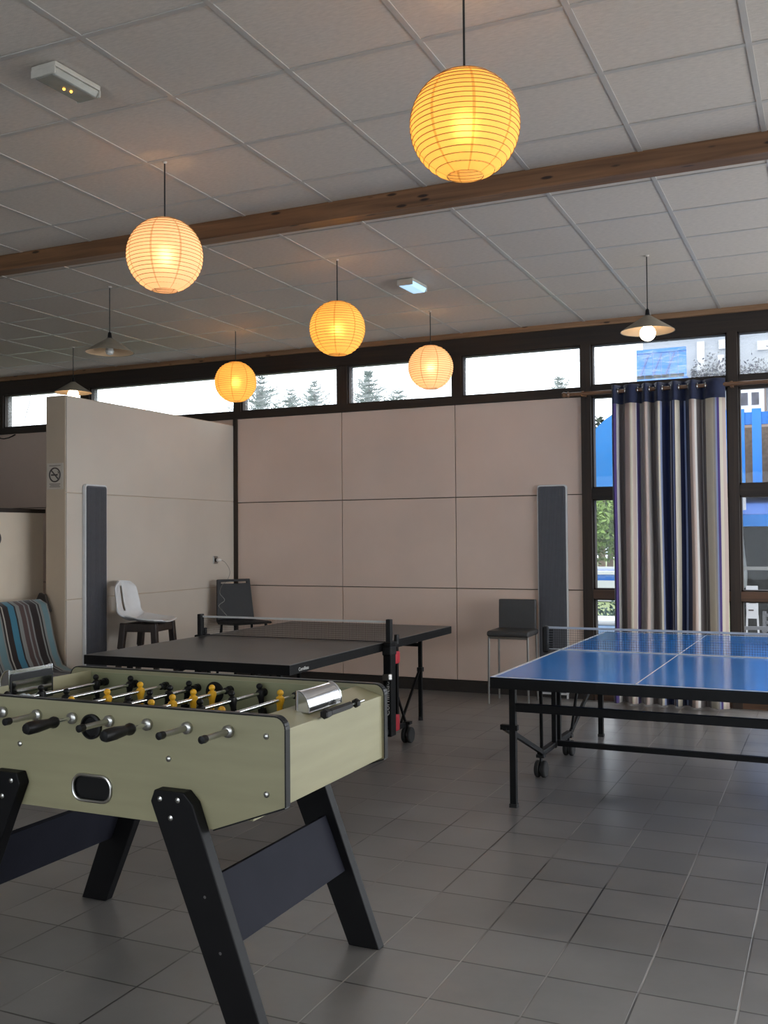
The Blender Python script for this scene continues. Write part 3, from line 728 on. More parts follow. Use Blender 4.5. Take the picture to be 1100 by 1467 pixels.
def black_chair():
    t = thing('high_chair', 'black high chair with handle slot in the corner by partition', 'chair', (-5.52, 8.72, 0), R_(58))
    # back slab with a handle slot
    q = MB(); q.prism([(-.21, .66), (.21, .66), (.185, 1.09), (-.185, 1.09)], 0, .022, 'xz', holes=[[(-.145, 1.045), (.145, 1.045), (.145, 1.065), (-.145, 1.065)]])
    q.xf(Matrix.Translation((0, .17, 0)) @ Matrix.Translation((0, 0, .66)) @ Matrix.Rotation(R_(-7), 4, 'X') @ Matrix.Translation((0, 0, -.66)))
    q.build('backrest', M['blackchair'], t, bevel=.004)
    MB().prism([(-.22, .645), (.16, .63), (.19, .655), (.19, .69), (.13, .665), (-.20, .67), (-.24, .66)], -.21, .21, 'yz').build('seat', M['blackchair'], t, bevel=.006)
    for sx_ in (-1, 1):
        for y0, y1 in ((-.17, -.23), (.15, .22)):
            MB().tube([(sx_ * .17, y0, .64), (sx_ * .20, y1, 0)], .014, 8).build('leg', M['blackmetal'], t, smooth=True)
        MB().tube([(sx_ * .19, -.21, .22), (sx_ * .19, .195, .22)], .009, 8).build('stretcher', M['blackmetal'], t, smooth=True)
    MB().tube([(-.19, -.21, .22), (.19, -.21, .22)], .009, 8).build('stretcher', M['blackmetal'], t, smooth=True)
black_chair()

# ================================================================== PING-PONG TABLES
def wheel(mb_parent, c, r=.058, name='castor', twin=True):
    w_ = MB()
    for s_ in ((-.02, .02) if twin else (0,)):
        w_.lathe([(r * .55, s_ - .014), (r * .9, s_ - .014), (r, s_ - .008), (r, s_ + .008), (r * .9, s_ + .014), (r * .55, s_ + .014)], 24, 'x', c)
    o_ = w_.build(name, M['rubber'], mb_parent, smooth=True)
    h_ = MB().lathe([(.001, -.03), (r * .5, -.03), (r * .5, .03), (.001, .03)], 16, 'x', c); h_.build('hub', M['castor_grey'], o_, smooth=True)
    MB().bar((c[0], c[1], c[2]), (c[0], c[1], c[2] + r + .035), .012, .03, (0, 1, 0)).bar((c[0], c[1], c[2] + r + .02), (c[0], c[1], c[2] + r + .04), .05, .05).build('fork', M['black'], o_)
    return o_
def table_common(t, topm, linem, line_w, center, hw=.7625, hl=1.37):
    for s_ in (-1, 1):
        a, b = (.004, hl) if s_ > 0 else (-hl, -.004)
        tp_ = MB().box(-hw, hw, a, b, .742, .76).build('table_top', M[topm], t, bevel=.002)
        l = MB(); z0, z1 = .7595, .7606
        e = hl * s_
        l.box(-hw, -hw + line_w, a, b, z0, z1).box(hw - line_w, hw, a, b, z0, z1).box(-hw + line_w, hw - line_w, min(e, e - s_ * line_w), max(e, e - s_ * line_w), z0, z1)
        if center: l.box(-.0035, .0035, a, b, z0, z1)
        l.build('line_marking', M[linem], tp_)
        ap = MB(); y0, y1 = a + (0 if s_ > 0 else 0), b
        ap.box(-hw - .002, -hw + .02, y0, y1, .700, .7425).box(hw - .02, hw + .002, y0, y1, .700, .7425).box(-hw - .002, -hw, y0, y1, .7425, .7585).box(hw, hw + .002, y0, y1, .7425, .7585).box(-hw - .002, hw + .002, min(e, e + s_ * .002), max(e, e + s_ * .002), .70, .7585)
        ap.box(-hw, hw, e - s_ * .02 if s_ > 0 else e, e if s_ > 0 else e + .02, .700, .7425).box(-hw, hw, (a if s_ > 0 else b - .02), (a + .02 if s_ > 0 else b), .700, .7425)
        ap.box(-.02, .02, y0, y1, .71, .7415)
        ap.build('apron', M['blackmetal'], tp_, bevel=.002)
def net(t, x0, x1, top, tape, cordm='net', zt=.7525 + .16):
    n_ = thing  # net is a part
    q = MB(); z0 = .765
    nx = 110
    for i in range(nx + 1):
        x = x0 + (x1 - x0) * i / nx; q.bar((x, 0, z0), (x, 0, zt - .01), .0011)
    for k in range(10):
        z = z0 + (zt - .01 - z0) * k / 9; q.bar((x0, 0, z), (x1, 0, z), .0011)
    nt_ = q.build('net', M['net'], t)
    MB().box(x0, x1, -.003, .003, zt - .014, zt).build('tape', M[tape], nt_)
    MB().tube([(x0, 0, z0), (x1, 0, z0)], .003, 6).build('cord', M[cordm], nt_)

# black table behind the football table
bt = thing('ping_pong_table', 'black ping-pong table in the middle, behind the football table', 'table tennis table', (-3.70, 6.50, 0), R_(.2))
table_common(bt, 'slatetop', 'greyline', .008, False)
for s_ in (-1, 1):
    for x in (-.57, .57):
        lg = MB().bar((x, s_ * 1.15, 0.01), (x, s_ * 1.15, .71), .028, .028).build('leg', M['blackmetal'], bt)
        MB().box(x - .022, x + .022, s_ * 1.15 - .022, s_ * 1.15 + .022, .40, .435).build('clamp', M['black'], lg); MB().lathe([(.02, 0), (.018, .03)], 12, o=(x, s_ * 1.15, 0)).build('foot', M['rubber'], lg)
    MB().bar((-.57, s_ * 1.15, .62), (.57, s_ * 1.15, .62), .022, .03).build('cross_bar', M['blackmetal'], bt)
    for x in (-.57, .57): MB().bar((x, s_ * 1.13, .42), (x * 1.30, s_ * .34, .13), .016, .018).build('brace', M['blackmetal'], bt)
    for x in (-.30, .30): MB().bar((x, s_ * 1.15, .60), (x, s_ * .45, .715), .016, .018).build('brace', M['blackmetal'], bt)
for sx_ in (-1, 1):
    x = sx_ * .80
    up_ = MB().box(x - .03, x + .03, -.045, .045, .10, .765).build('upright', M['blackmetal'], bt, bevel=.006)
    MB().bar((x + sx_ * .005, .105, .13), (x + sx_ * .005, .105, .72), .03, .03).build('upright', M['blackmetal'], bt)
    MB().box(x + sx_ * .004 - .026, x + sx_ * .004 + .026, .05, .13, .60, .69).build('red_catch', M['red'], up_, bevel=.012, label='red plastic catch')
    MB().box(x + sx_ * .004 - .026, x + sx_ * .004 + .026, .04, .12, .12, .24).build('red_catch', M['red'], up_, bevel=.014, label='red plastic catch')
    MB().prism([(x - .035, -.055), (x + .035, -.055), (x + .035, .055), (x - .035, .055)], .67, .735, 'xy').build('hinge_block', M['black'], up_, bevel=.01)
    MB().bar((x - .03, -.03, .515), (x + sx_ * .05, -.10, .53), .03, .045).build('lock_lever', M['tube'], up_, bevel=.006)
    MB().bar((x, -.30, .135), (x, .30, .135), .03, .035).build('carriage_bar', M['blackmetal'], bt, bevel=.004)
    for s_ in (-1, 1):
        wheel(bt, (x + sx_ * .02, s_ * .28, .058))
        MB().bar((x, s_ * .29, .14), (x, s_ * .03, .52), .014, .014).build('brace', M['blackmetal'], bt)
    pst = MB().box(x - .018, x + .018, -.022, .022, .745, .925).build('net_post', M['black'], bt, bevel=.004)
    MB().box(x - .03, x + .03, -.03, .085, .735, .765).tube([(x + sx_ * .02, .085, .74), (x + sx_ * .02, .085, .81)], .018, 10).build('net_clamp', M['black'], pst, bevel=.004)
MB().bar((-.80, 0, .15), (.80, 0, .15), .03, .03).build('cross_bar', M['blackmetal'], bt)
net(bt, -.785, .785, .92, 'nettape')
text('side_lettering', 'Cornilleau', .058, M['whitecap'], bt, (.80, -.0465, .37), (R_(90), R_(-90), 0))
text('edge_lettering', 'Cornilleau', .030, M['whitecap'], bt, (.7652, -1.20, .722), (R_(90), 0, R_(90)))

# blue table at right
tb = thing('ping_pong_table', 'blue ping-pong table with white lines at right in front of curtain', 'table tennis table', (-.905, 6.46, 0), R_(-.8))
table_common(tb, 'bluetop', 'whiteline', .018, True)
for s_ in (-1, 1):
    for x in (-.735, .735):
        lg = MB().bar((x, s_ * 1.07, .005), (x, s_ * 1.07, .705), .036, .036).build('leg', M['blackmetal'], tb, bevel=.003)
        MB().box(x - .021, x + .021, s_ * 1.07 - .021, s_ * 1.07 + .021, 0, .02).build('foot', M['rubber'], lg)
        MB().bar((x * 1.06, s_ * 1.09, .44), (x * 1.06, s_ * .33, .15), .022, .03).box(x * 1.03 - .05, x * 1.03 + .05, s_ * 1.07 - .016, s_ * 1.07 + .016, .425, .455).build('folding_arm', M['blackmetal'], tb, bevel=.003)
        MB().tube([(x * 1.06, s_ * .36, .14), (x * 1.0, s_ * .52, .71)], .011, 8).build('brace', M['blackmetal'], tb, smooth=True)
    MB().bar((-.735, s_ * 1.07, .555), (.735, s_ * 1.07, .555), .028, .048).build('cross_bar', M['blackmetal'], tb, bevel=.003)
for sx_ in (-1, 1):
    x = sx_ * .79
    MB().bar((x, -.36, .15), (x, .36, .15), .04, .035).build('carriage_bar', M['blackmetal'], tb, bevel=.004)
    for y in (-.055, .055): MB().bar((x * .99, y, .13), (x * .99, y, .745), .028, .028).build('upright', M['blackmetal'], tb)
    for s_ in (-1, 1): wheel(tb, (x, s_ * .34, .052), .052)
    pst = MB().box(sx_ * .845 - .02, sx_ * .845 + .02, -.03, .03, .74, .915).build('net_post', M['black'], tb, bevel=.012)
    q = MB()
    for k in range(8): q.tube([(sx_ * .80, -.004 + .002 * k, .775 + .016 * k), (sx_ * .845, .0, .775 + .016 * k)], .006, 6)
    q.build('bunched_net', M['net'], pst, smooth=True)
    MB().box(sx_ * .80 - .075, sx_ * .80 + .075, -.02, .02, .69, .71).lathe([(.018, .67), (.018, .70)], 10, o=(sx_ * .80, 0, 0)).build('net_clamp', M['black'], pst, bevel=.004)
MB().bar((-.79, 0, .15), (.79, 0, .15), .03, .035).build('cross_bar', M['blackmetal'], tb)
MB().box(-.76, .76, -.004, .004, .7595, .7612).build('centre_strip', M['whiteline'], tb)
net(tb, -.83, .83, .915, 'blueb', 'whiteline')

# ================================================================== FOOTBALL TABLE
ft = thing('football_table', 'pale wood football table with splayed black legs in the foreground', 'football table', (-2.23, 2.973, 0))
HL, HW, HT_ = .725, .37, .97
def arc(cx, cz, r, a0, a1, k=6): return [(cx + r * math.cos(R_(a0 + (a1 - a0) * i / k)), cz + r * math.sin(R_(a0 + (a1 - a0) * i / k))) for i in range(k + 1)]
outline = [(-.47, .612), (.47, .612), (HL, .705)] + arc(HL - .035, HT_ - .035, .035, 0, 90) + arc(-HL + .035, HT_ - .035, .035, 90, 180) + [(-HL, .705)]
oval = []
for cx, cz, a0 in ((.078 - .036, .735 - .036, 0), (-.078 + .036, .735 - .036, 90), (-.078 + .036, .652 + .036, 180), (.078 - .036, .652 + .036, 270)):
    oval += arc(cx, cz, .036, a0, a0 + 90, 5)
xs_rod = [.53 - .1523 * k for k in range(8)]
for s_ in (-1, 1):
    y0, y1 = (-HW, -HW + .024) if s_ < 0 else (HW - .024, HW)
    pn = MB().prism(outline, y0, y1, 'xz', holes=[oval]).build('side_panel', M['laminate'], ft)
    # dark banding wrapped round the edge of the panel
    q = MB(); k = len(outline); o2 = outline
    for i in range(k):
        (xa, za), (xb, zb_) = o2[i], o2[(i + 1) % k]
        if za < .62 and zb_ < .62: continue
        nx_, nz_ = zb_ - za, xa - xb; ln = math.hypot(nx_, nz_) or 1
        nx_, nz_ = nx_ / ln * .0045, nz_ / ln * .0045
        vs = [q.bm.verts.new(v) for v in ((xa, y0 - .001, za), (xb, y0 - .001, zb_), (xb, y1 + .001, zb_), (xa, y1 + .001, za), (xa + nx_, y0 - .001, za + nz_), (xb + nx_, y0 - .001, zb_ + nz_), (xb + nx_, y1 + .001, zb_ + nz_), (xa + nx_, y1 + .001, za + nz_))]
        for fcs in ((0, 1, 2, 3), (4, 7, 6, 5), (0, 4, 5, 1), (3, 2, 6, 7), (1, 5, 6, 2), (0, 3, 7, 4)): q.bm.faces.new([vs[j] for j in fcs])
    q.build('edge_band', M['black'], pn, label='black edge banding')
    yo = y0 if s_ < 0 else y1
    MB().tube([(x, yo + s_ * .002, z) for x, z in oval], .0055, 8, closed=True).build('ball_slot_rim', M['steel'], pn, smooth=True)
    MB().box(-.085, .085, *sorted((yo - s_ * .006, yo - s_ * .10)), .645, .742).build('ball_tray', M['black'], pn)
    cup = MB().lathe([(.041, yo - s_ * .0), (.041, yo + s_ * .010), (.034, yo + s_ * .012), (.030, yo + s_ * .002), (.001, yo + s_ * .001)], 28, 'y', (0, 0, .895)).build('ball_feed', M['black'], pn, smooth=True)
    yi = y1 if s_ < 0 else y0
    MB().lathe([(.041, yi - s_ * .0), (.041, yi - s_ * .008), (.03, yi - s_ * .009), (.001, yi - s_ * .003)], 24, 'y', (0, 0, .905)).build('ball_feed', M['black'], pn, smooth=True)
    MB().box(-.615, .615, *sorted((yi, yi - s_ * .004)), .84, .955).build('inner_lining', M['inner'], pn)
    for x, z in ((-.31, .815), (.305, .815), (.662, .912), (.662, .738), (-.662, .912), (-.662, .738)):
        MB().lathe([(.0095, yo), (.0095, yo + s_ * .003), (.006, yo + s_ * .006), (.001, yo + s_ * .0065)], 12, 'y', (x, 0, z)).build('bolt', M['steel'], pn, smooth=True)
for s_ in (-1, 1):
    xo, xi = s_ * (HL - .006), s_ * .615
    ep = MB().prism([(xi, .69), (xo, .708), (xo, .932), (xi, .962)] if s_ > 0 else [(xo, .708), (xi, .69), (xi, .962), (xo, .932)], -HW + .0245, HW - .0245, 'xz').build('end_panel', M['laminate'], ft, bevel=.002)
    # curved chrome ashtray hood let into the top
    yc = -.04 if s_ > 0 else .0
    xc = s_ * (.692 if s_ > 0 else .662); zb0 = .948
    prof = [(-s_ * .045, 0), (-s_ * .045, .050)] + [(-s_ * .045 + s_ * .043 * math.sin(R_(a)), .014 + .052 * math.cos(R_(a))) for a in range(0, 91, 9)] + [(s_ * -.002, 0)]
    ah = MB().prism([(xc + a, zb0 + b) for a, b in prof], yc - .112, yc + .112, 'xz').build('ashtray_hood', M['chrome'], ep, smooth=True)
    for yy in (yc - .113, yc + .113): MB().tube([(xc + a * 1.03, yy, zb0 + b * 1.03) for a, b in prof], .003, 6).build('hood_rim', M['chrome'], ep, smooth=True)
    xb_ = xc - s_ * .049
    MB().prism([(yc - .113, .89), (yc + .113, .89), (yc + .113, .982)] + [(yc + .098 + .015 * math.cos(R_(a)), .985 + .015 * math.sin(R_(a))) for a in (0, 45, 90)] + [(yc - .098 + .015 * math.cos(R_(a)), .985 + .015 * math.sin(R_(a))) for a in (90, 135, 180)], min(xb_, xb_ - s_ * .003), max(xb_, xb_ - s_ * .003), 'yz').build('ashtray_frame', M['black'], ep)
    MB().box(min(xb_ - s_ * .003, xb_ - s_ * .0045), max(xb_ - s_ * .003, xb_ - s_ * .0045), yc - .104, yc + .104, .895, .974).build('ashtray_plate', M['mirrorplate'], ep)
    # black counter bar on the outer top edge
    xs_ = s_ * (HL + .012); zs_ = .945
    sl = MB(); sl.tube([(xs_, -.13, zs_), (xs_, .155, zs_)], .0035, 8).build('counter_rod', M['steel'], ep, smooth=True)
    for a, b, r_ in ((-.145, -.108, .0165), (-.107, .055, .0125), (.082, .105, .016)):
        MB().lathe([(r_ * .75, a), (r_, a + .006), (r_, b - .006), (r_ * .75, b)], 6, 'y', (xs_, 0, zs_)).build('counter_slider', M['black'], ep)
MB().box(-.615, .615, -HW + .024, HW - .024, .815, .835).build('playfield', M['field'], ft)
MB().box(-.60, .60, -HW + .024, HW - .024, .645, .66).build('bottom_board', M['laminate'], ft)
# legs and the boards between them
for sx_ in (-1, 1):
    poly = [(sx_ * a, b) for a, b in ((.565, 0), (.69, 0), (.425, .695), (.392, .727), (.282, .727), (.268, .69))]
    if sx_ < 0: poly = poly[::-1]
    for sy_ in (-1, 1):
        y0, y1 = sorted((sy_ * HW, sy_ * (HW + .045)))
        lg = MB().prism(poly, y0, y1, 'xz').build('leg', M['legblack'], ft, bevel=.004)
        yo = sy_ * (HW + .045)
        for x, z in ((.305, .70), (.372, .702), (.345, .645)):
            MB().lathe([(.0085, yo), (.0085, yo + sy_ * .002), (.001, yo + sy_ * .005)], 10, 'y', (sx_ * x, 0, z)).build('bolt', M['steel'], lg, smooth=True)
        for x, z in ((.47, .42), (.525, .26)):
            MB().lathe([(.005, yo), (.004, yo + sy_ * .001)], 8, 'y', (sx_ * x, 0, z)).build('screw', M['castor_grey'], lg)
    bp_ = [(sx_ * a, b) for a, b in ((.452, .462), (.474, .468), (.554, .272), (.532, .266))]
    MB().prism(bp_, -HW, HW, 'xz').build('leg_board', M['boardgrey'], ft, bevel=.002, label='charcoal board between two legs')
# rods with their players
def figure():
    """table footballer: head, torso and tapering legs down to a foot block; rod at z=0"""
    m_ = MB()
    m_.sphere((0, 0, .026), .0125, 12, (1, 1, .95))
    m_.lathe([(.006, .020), (.0085, .015), (.0165, .010), (.017, -.006), (.0125, -.022), (.0115, -.038), (.0095, -.055), (.008, -.062)], 14, sc=(.85, 1))
    m_.box(-.014, .012, -.0095, .0095, -.082, -.058)
    m_.lathe([(.0115, -.014), (.0115, .014)], 12, 'y')
    return m_
proto = {}
def add_fig(colr, parent, y, rot):
    if colr not in proto:
        o_ = figure().build('player_figure', M[colr], parent, smooth=True); proto[colr] = o_
    else:
        o_ = proto[colr].copy(); COL.objects.link(o_); o_.parent = parent
    o_.location = (0, y, 0); o_.rotation_euler = (0, rot, 0)
rods = [ # colour, handle on near side?, local y of players, turn
    ('yellow', False, [-.285], .0), ('yellow', False, [-.183, .199], .05), ('black', True, [-.08, .119, .311], -.15), ('yellow', False, [-.27, -.155, -.034, .093, .213], .0),
    ('black', True, [-.235, -.094, .029, .15, .273], .2), ('yellow', False, [-.207, -.016, .176], -.05), ('black', True, [-.066, .304], .1), ('black', True, [-.20, -.03, .281], -.1)]
ZR = .918
for k, (colr, near, ys_, rot) in enumerate(rods):
    x = xs_rod[k]
    rd = bpy.data.objects.new('rod', None)
    ne = -.58 if near else -.51; fe = .50 if near else .58
    rd = MB().tube([(0, ne + (.0 if near else .02), 0), (0, fe, 0)], .0074, 10).build('rod', M['chrome'], ft, smooth=True)
    rd.location = (x, 0, ZR)
    for y in ys_: add_fig(colr, rd, y, rot)
    for s_ in (-1, 1):
        MB().lathe([(.019, s_ * (HW + .001)), (.019, s_ * (HW + .012)), (.014, s_ * (HW + .016)), (.0066, s_ * (HW + .017))], 18, 'y').build('bushing', M['steel'], rd, smooth=True)
        MB().lathe([(.016, s_ * (HW - .029)), (.016, s_ * (HW - .042)), (.0066, s_ * (HW - .044))], 16, 'y').build('inner_bushing', M['black'], rd, smooth=True)
        MB().lathe([(.0066, s_ * (HW - .045)), (.013, s_ * (HW - .046)), (.013, s_ * (HW - .065)), (.0066, s_ * (HW - .067))], 14, 'y').build('bumper', M['black'], rd, smooth=True)
        hs = -1 if near else 1
        if s_ == hs:
            e_ = ne if near else fe; d_ = s_
            y_ = s_ * (HW + .075)
            MB().lathe([(.009, y_), (.017, y_ + d_ * .006), (.020, y_ + d_ * .018), (.0145, y_ + d_ * .034), (.0165, y_ + d_ * .046), (.021, y_ + d_ * .09), (.021, y_ + d_ * .125), (.016, y_ + d_ * .138), (.001, y_ + d_ * .14)], 10, 'y').build('handle', M['black'], rd, smooth=True)
        else:
            y_ = s_ * (HW + .015); e_ = s_ * .50
            MB().lathe([(.0095, y_), (.0095, e_)], 12, 'y').build('guard_tube', M['steel'], rd, smooth=True)
            MB().lathe([(.011, e_ - s_ * .006), (.0125, e_), (.012, e_ + s_ * .018), (.001, e_ + s_ * .02)], 12, 'y').build('end_cap', M['black'], rd, smooth=True)
    # trim the free end: rod stops inside guard tube / handle
MB().lathe([(.0066, -.135), (.017, -.133), (.019, -.12), (.012, -.11), (.014, -.098), (.0066, -.096)], 14, 'y').build('bumper', M['clearplastic'], [o for o in kids(ft) if o.name.startswith('rod')][-1], smooth=True)

# ================================================================== OUTDOORS
GZ = -.45
struct(box('floor_terrace', -40, 30, 9.46, 15.4, GZ - .1, GZ, M['paving']))
struct(box('floor_lawn', -60, 40, 15.4, 90, GZ - .12, GZ - .02, M['lawn']))
po = thing('swimming_pool', 'raised blue swimming pool with white rim seen low through the left glass strip', 'pool', (-9.0, 32.2, GZ))
MB().box(-6, 6, -2.2, 2.2, .0, .62).build('base', M['poolrim'], po)
MB().box(-5.97, 5.97, -2.17, 2.17, .62, .80).build('liner_band', M['water'], po)
q = MB(); q.box(-6, 6, -2.2, -1.9, .80, .90).box(-6, 6, 1.9, 2.2, .80, .90).box(-6, -5.7, -1.9, 1.9, .80, .90).box(5.7, 6, -1.9, 1.9, .80, .90); q.build('rim', M['poolrim'], po)
MB().box(-5.7, 5.7, -1.9, 1.9, .80, .84).build('water', M['water'], po)
pp = thing('paddling_pool', 'pale blue low plastic pool at bottom of the left glass strip', 'paddling pool', (-3.2, 15.85, GZ))
MB().box(-.9, .9, -.5, .5, 0, .58).build('side', M['pale_blue'], pp, bevel=.08); MB().box(-.84, .84, -.44, .44, .58, .66).build('rim', M['poolrim'], pp, bevel=.03)

def leaves(rng, pts_fn, count, size, m_):
    b = MB()
    for _ in range(count):
        c_ = Vector(pts_fn(rng)); a = Vector((rng.gauss(0, 1), rng.gauss(0, 1), rng.gauss(0, 1))).normalized(); d = a.orthogonal().normalized()
        d.rotate(Matrix.Rotation(rng.uniform(0, 6.28), 3, a)); e = a.cross(d); s_ = size * rng.uniform(.6, 1.4)
        b.bm.faces.new([b.bm.verts.new(c_ + d * s_), b.bm.verts.new(c_ + e * s_ * .45), b.bm.verts.new(c_ - d * s_), b.bm.verts.new(c_ - e * s_ * .45)])
    return b
def conifer(loc, h, r, label, seed):
    rng = random.Random(seed)
    t = thing('conifer_tree', label, 'tree', loc, 0, 'conifers beyond the high windows')
    MB().tube([(0, 0, 0), (0, 0, h * .96)], [.16, .03], 8).build('trunk', M['bark'], t, smooth=True)
    b = MB()
    z = h - .05; top = h
    while z > h * .35:
        rad = min(r, .12 + (top - z) * .85); nb = 5 if rad < .4 else 9
        for k in range(nb):
            a = 2 * PI * (k + rng.random()) / nb; L_ = rad * rng.uniform(.55, 1.15); lift = rng.uniform(.15, .5)
            st_ = int(L_ / .06) + 2
            for j in range(st_):
                q = j / (st_ - 1); p0 = Vector((math.cos(a) * L_ * q, math.sin(a) * L_ * q, z + lift * L_ * q * q + .03))
                for s_ in (-1, 1):
                    tip = p0 + Vector((math.cos(a + s_ * 1.0), math.sin(a + s_ * 1.0), .5 + rng.uniform(-.3, .3))) * .17 * (1.15 - .5 * q)
                    wv = Vector((-math.sin(a), math.cos(a), rng.uniform(-.6, .6))) * .025
                    b.bm.faces.new([b.bm.verts.new(p0 - wv), b.bm.verts.new(p0 + wv), b.bm.verts.new(tip)])
        z -= .13 if top - z < 2 else .3
    b.build('foliage', M['leaf_conifer'], t, recalc=False)
def conifer_at(x30, z30, yd, r, label, seed):
    k = yd / 30.0; conifer((x30 * k, yd, GZ), 1.507 + (z30 - 1.507) * k - GZ, r, label, seed)
conifer_at(-18.2, 7.1, 24, 1.1, 'bushy conifer seen just right of the lantern at the dark post', 1)
conifer_at(-17.05, 6.6, 29, .75, 'small conifer behind the high window, left of a taller pointed one', 2)
conifer_at(-16.1, 6.8, 33, .9, 'pointed conifer at right end of the window beside the amber lantern', 3)
conifer_at(-14.05, 7.0, 28, 1.1, 'tallest conifer at left of the window behind the cream lantern', 4)
conifer_at(-13.0, 6.25, 25, .8, 'low conifer tip just left of the small cream lantern', 5)
conifer_at(-7.6, 6.3, 26, .8, 'conifer tip at lower right of the blank white window', 6)
def tree(loc, h, r, m_, label, seed, n_=2600, leaf=.14):
    rng = random.Random(seed)
    t = thing('broadleaf_tree', label, 'tree', loc)
    tk = MB().tube([(0, 0, 0), (.1, 0, h * .4), (-.05, .1, h * .7)], [.18, .13, .06], 8)
    for k in range(6):
        a = k * 1.05; tk.tube([(0, 0, h * .35), (math.cos(a) * r * .6, math.sin(a) * r * .6, h * .72)], [.07, .02], 6)
    tk.build('trunk', M['bark'], t, smooth=True)
    cl = [(rng.uniform(-.6, .6) * r, rng.uniform(-.6, .6) * r, h * rng.uniform(.42, .85), r * rng.uniform(.35, .55)) for _ in range(16)]
    def fn(g_):
        c_ = g_.choice(cl); v = Vector((g_.gauss(0, 1), g_.gauss(0, 1), g_.gauss(0, 1))).normalized() * c_[3] * g_.random() ** .4
        return (c_[0] + v.x, c_[1] + v.y, c_[2] + v.z)
    leaves(rng, fn, n_, leaf, m_).build('foliage', M[m_], t, recalc=False)
tree((-9.0, 42.2, GZ), 7.3, 2.4, 'leaf_dark', 'dark tree showing above the blue canopy', 11, 5200, .16)
tree((-10.2, 49.8, GZ), 5.0, 3.0, 'leaf_dark', 'dark bushy tree behind the bright green one, left glass strip', 12, 7000, .18)
tree((-8.1, 35.6, GZ), 3.3, 1.5, 'leaf_light', 'bright green bush standing behind the raised pool, left glass strip', 13, 5200, .1)
tree((-5.0, 36.6, GZ), 2.9, 1.3, 'leaf_light', 'second bright green bush behind the raised pool, beside the curtain', 14, 4200, .1)
sh = thing('low_shrub', 'low grey-green shrub behind the pale blue paddling pool', 'shrub', (-3.9, 18.6, GZ))
MB().tube([(0, 0, 0), (0, 0, .4)], .03, 6).build('stem', M['bark'], sh)
leaves(random.Random(5), lambda g_: (g_.gauss(0, .45), g_.gauss(0, .25), abs(g_.gauss(.3, .18))), 1500, .05, 'leaf_light').build('foliage', M['leaf_conifer'], sh, recalc=False)

# blue barrel canopy
bc = thing('blue_canopy', 'arched blue canvas canopy outside the left glass strip', 'canopy', (-2.15, 14.2, GZ))
q = MB(); NA = 20; rr_ = []
for y in (-1.0, 1.0):
    rr_.append([q.bm.verts.new((-1.0 * math.cos(PI * k / NA), y, 2.64 + 1.06 * math.sin(PI * k / NA))) for k in range(NA + 1)])
for k in range(NA): q.bm.faces.new((rr_[0][k], rr_[0][k + 1], rr_[1][k + 1], rr_[1][k]))
q.bm.faces.new(rr_[0]); q.bm.faces.new(rr_[1][::-1])
q.build('canvas', M['canvas_blue'], bc, smooth=True)
MB().box(-1.01, 1.01, -1.02, 1.02, 2.58, 2.64).build('valance', M['canvas_blue'], bc)
for x in (-.35, .55):
    for y in (-.95, .95): MB().box(x - .04, x + .04, y - .04, y + .04, 0, 2.6).build('post', M['poolrim'], bc)

# holiday building with blue balcony on the right
hb = thing('holiday_building', 'pale building with blue wooden balcony beyond the windows at right', 'building', (0, 17.4, GZ))
wl_ = MB().box(-2.95, 6, 0, 4, 2.62, 6.4).build('facade', M['facade'], hb)
MB().box(-2.98, 6, -.06, 4.1, 6.4, 6.6).build('eaves', M['beige'], hb)
def hwin(x0, x1, z0, z1, dark=False):
    w_ = MB().box(x0, x1, -.05, .0, z0, z1).build('window', M['winwhite'], hb)
    MB().box(x0 + .03, x1 - .03, -.056, -.04, z0 + .03, z1 - .03).build('pane', M['darkglass'] if dark else M['winwhite'], w_)
hwin(-1.10, -.93, 4.98, 5.13); hwin(-2.05, -1.93, 4.62, 5.2); hwin(-1.72, -1.62, 4.5, 4.95); hwin(-1.70, -1.6, 5.05, 5.2)
bx_ = MB().box(-1.46, -.98, -.16, -.0, 3.88, 4.42).build('bay_window', M['beige'], hb)
MB().box(-1.44, -1.00, -.19, -.16, 3.95, 4.40).build('frame', M['winwhite'], bx_)
for x in (-1.36, -1.19): MB().box(x, x + .11, -.20, -.185, 4.07, 4.27).build('pane', M['darkglass'], bx_)
MB().box(-1.9, 3.0, -.10, .02, 3.70, 3.90).build('string_course', M['beige'], hb)
st = MB().box(-2.9, -2.15, -.9, .0, 4.46, 4.56); st.build('upper_balcony', M['sky_blue'], hb)
q = MB(); q.box(-2.9, -2.12, -.92, -.86, 4.92, 4.98)
for i in range(6): q.box(-2.9 + .132 * i, -2.775 + .132 * i, -.90, -.87, 4.5, 4.94)
q.build('upper_railing', M['sky_blue'], hb)
q = MB()
for i in range(3): q.bar((-2.84 + .2 * i, -.91, 4.55), (-2.70 + .2 * i, -.91, 4.9), .02, .02)
q.build('railing_brace', M['roofblue'], hb)
for k, (xa, xb2, za) in enumerate(((-2.12, -1.55, 4.52), (-1.36, -.75, 4.45))):
    leaves(random.Random(40 + k), lambda g_: (g_.uniform(xa, xb2), g_.uniform(-.25, -.12), za + abs(g_.gauss(0, .16))), 420, .035, 'leaf_dark').build('climbing_plant', M['darkglass'], hb, recalc=False)
q = MB(); q.box(-1.62, 3, -1.06, -1.0, 3.66, 3.85)
i = 0
x = -1.62
while x < 2.8:
    q.box(x, x + .135, -1.10, -1.06, 2.70, 3.90); x += .245
q.build('balcony_railing', M['sky_blue'], hb)
MB().box(-1.7, 3, -1.15, 0, 2.55, 2.68).build('balcony_floor', M['sky_blue'], hb)
MB().box(-1.62, 3, -.2, -.02, 2.68, 3.7).build('balcony_back', M['bark'], hb)
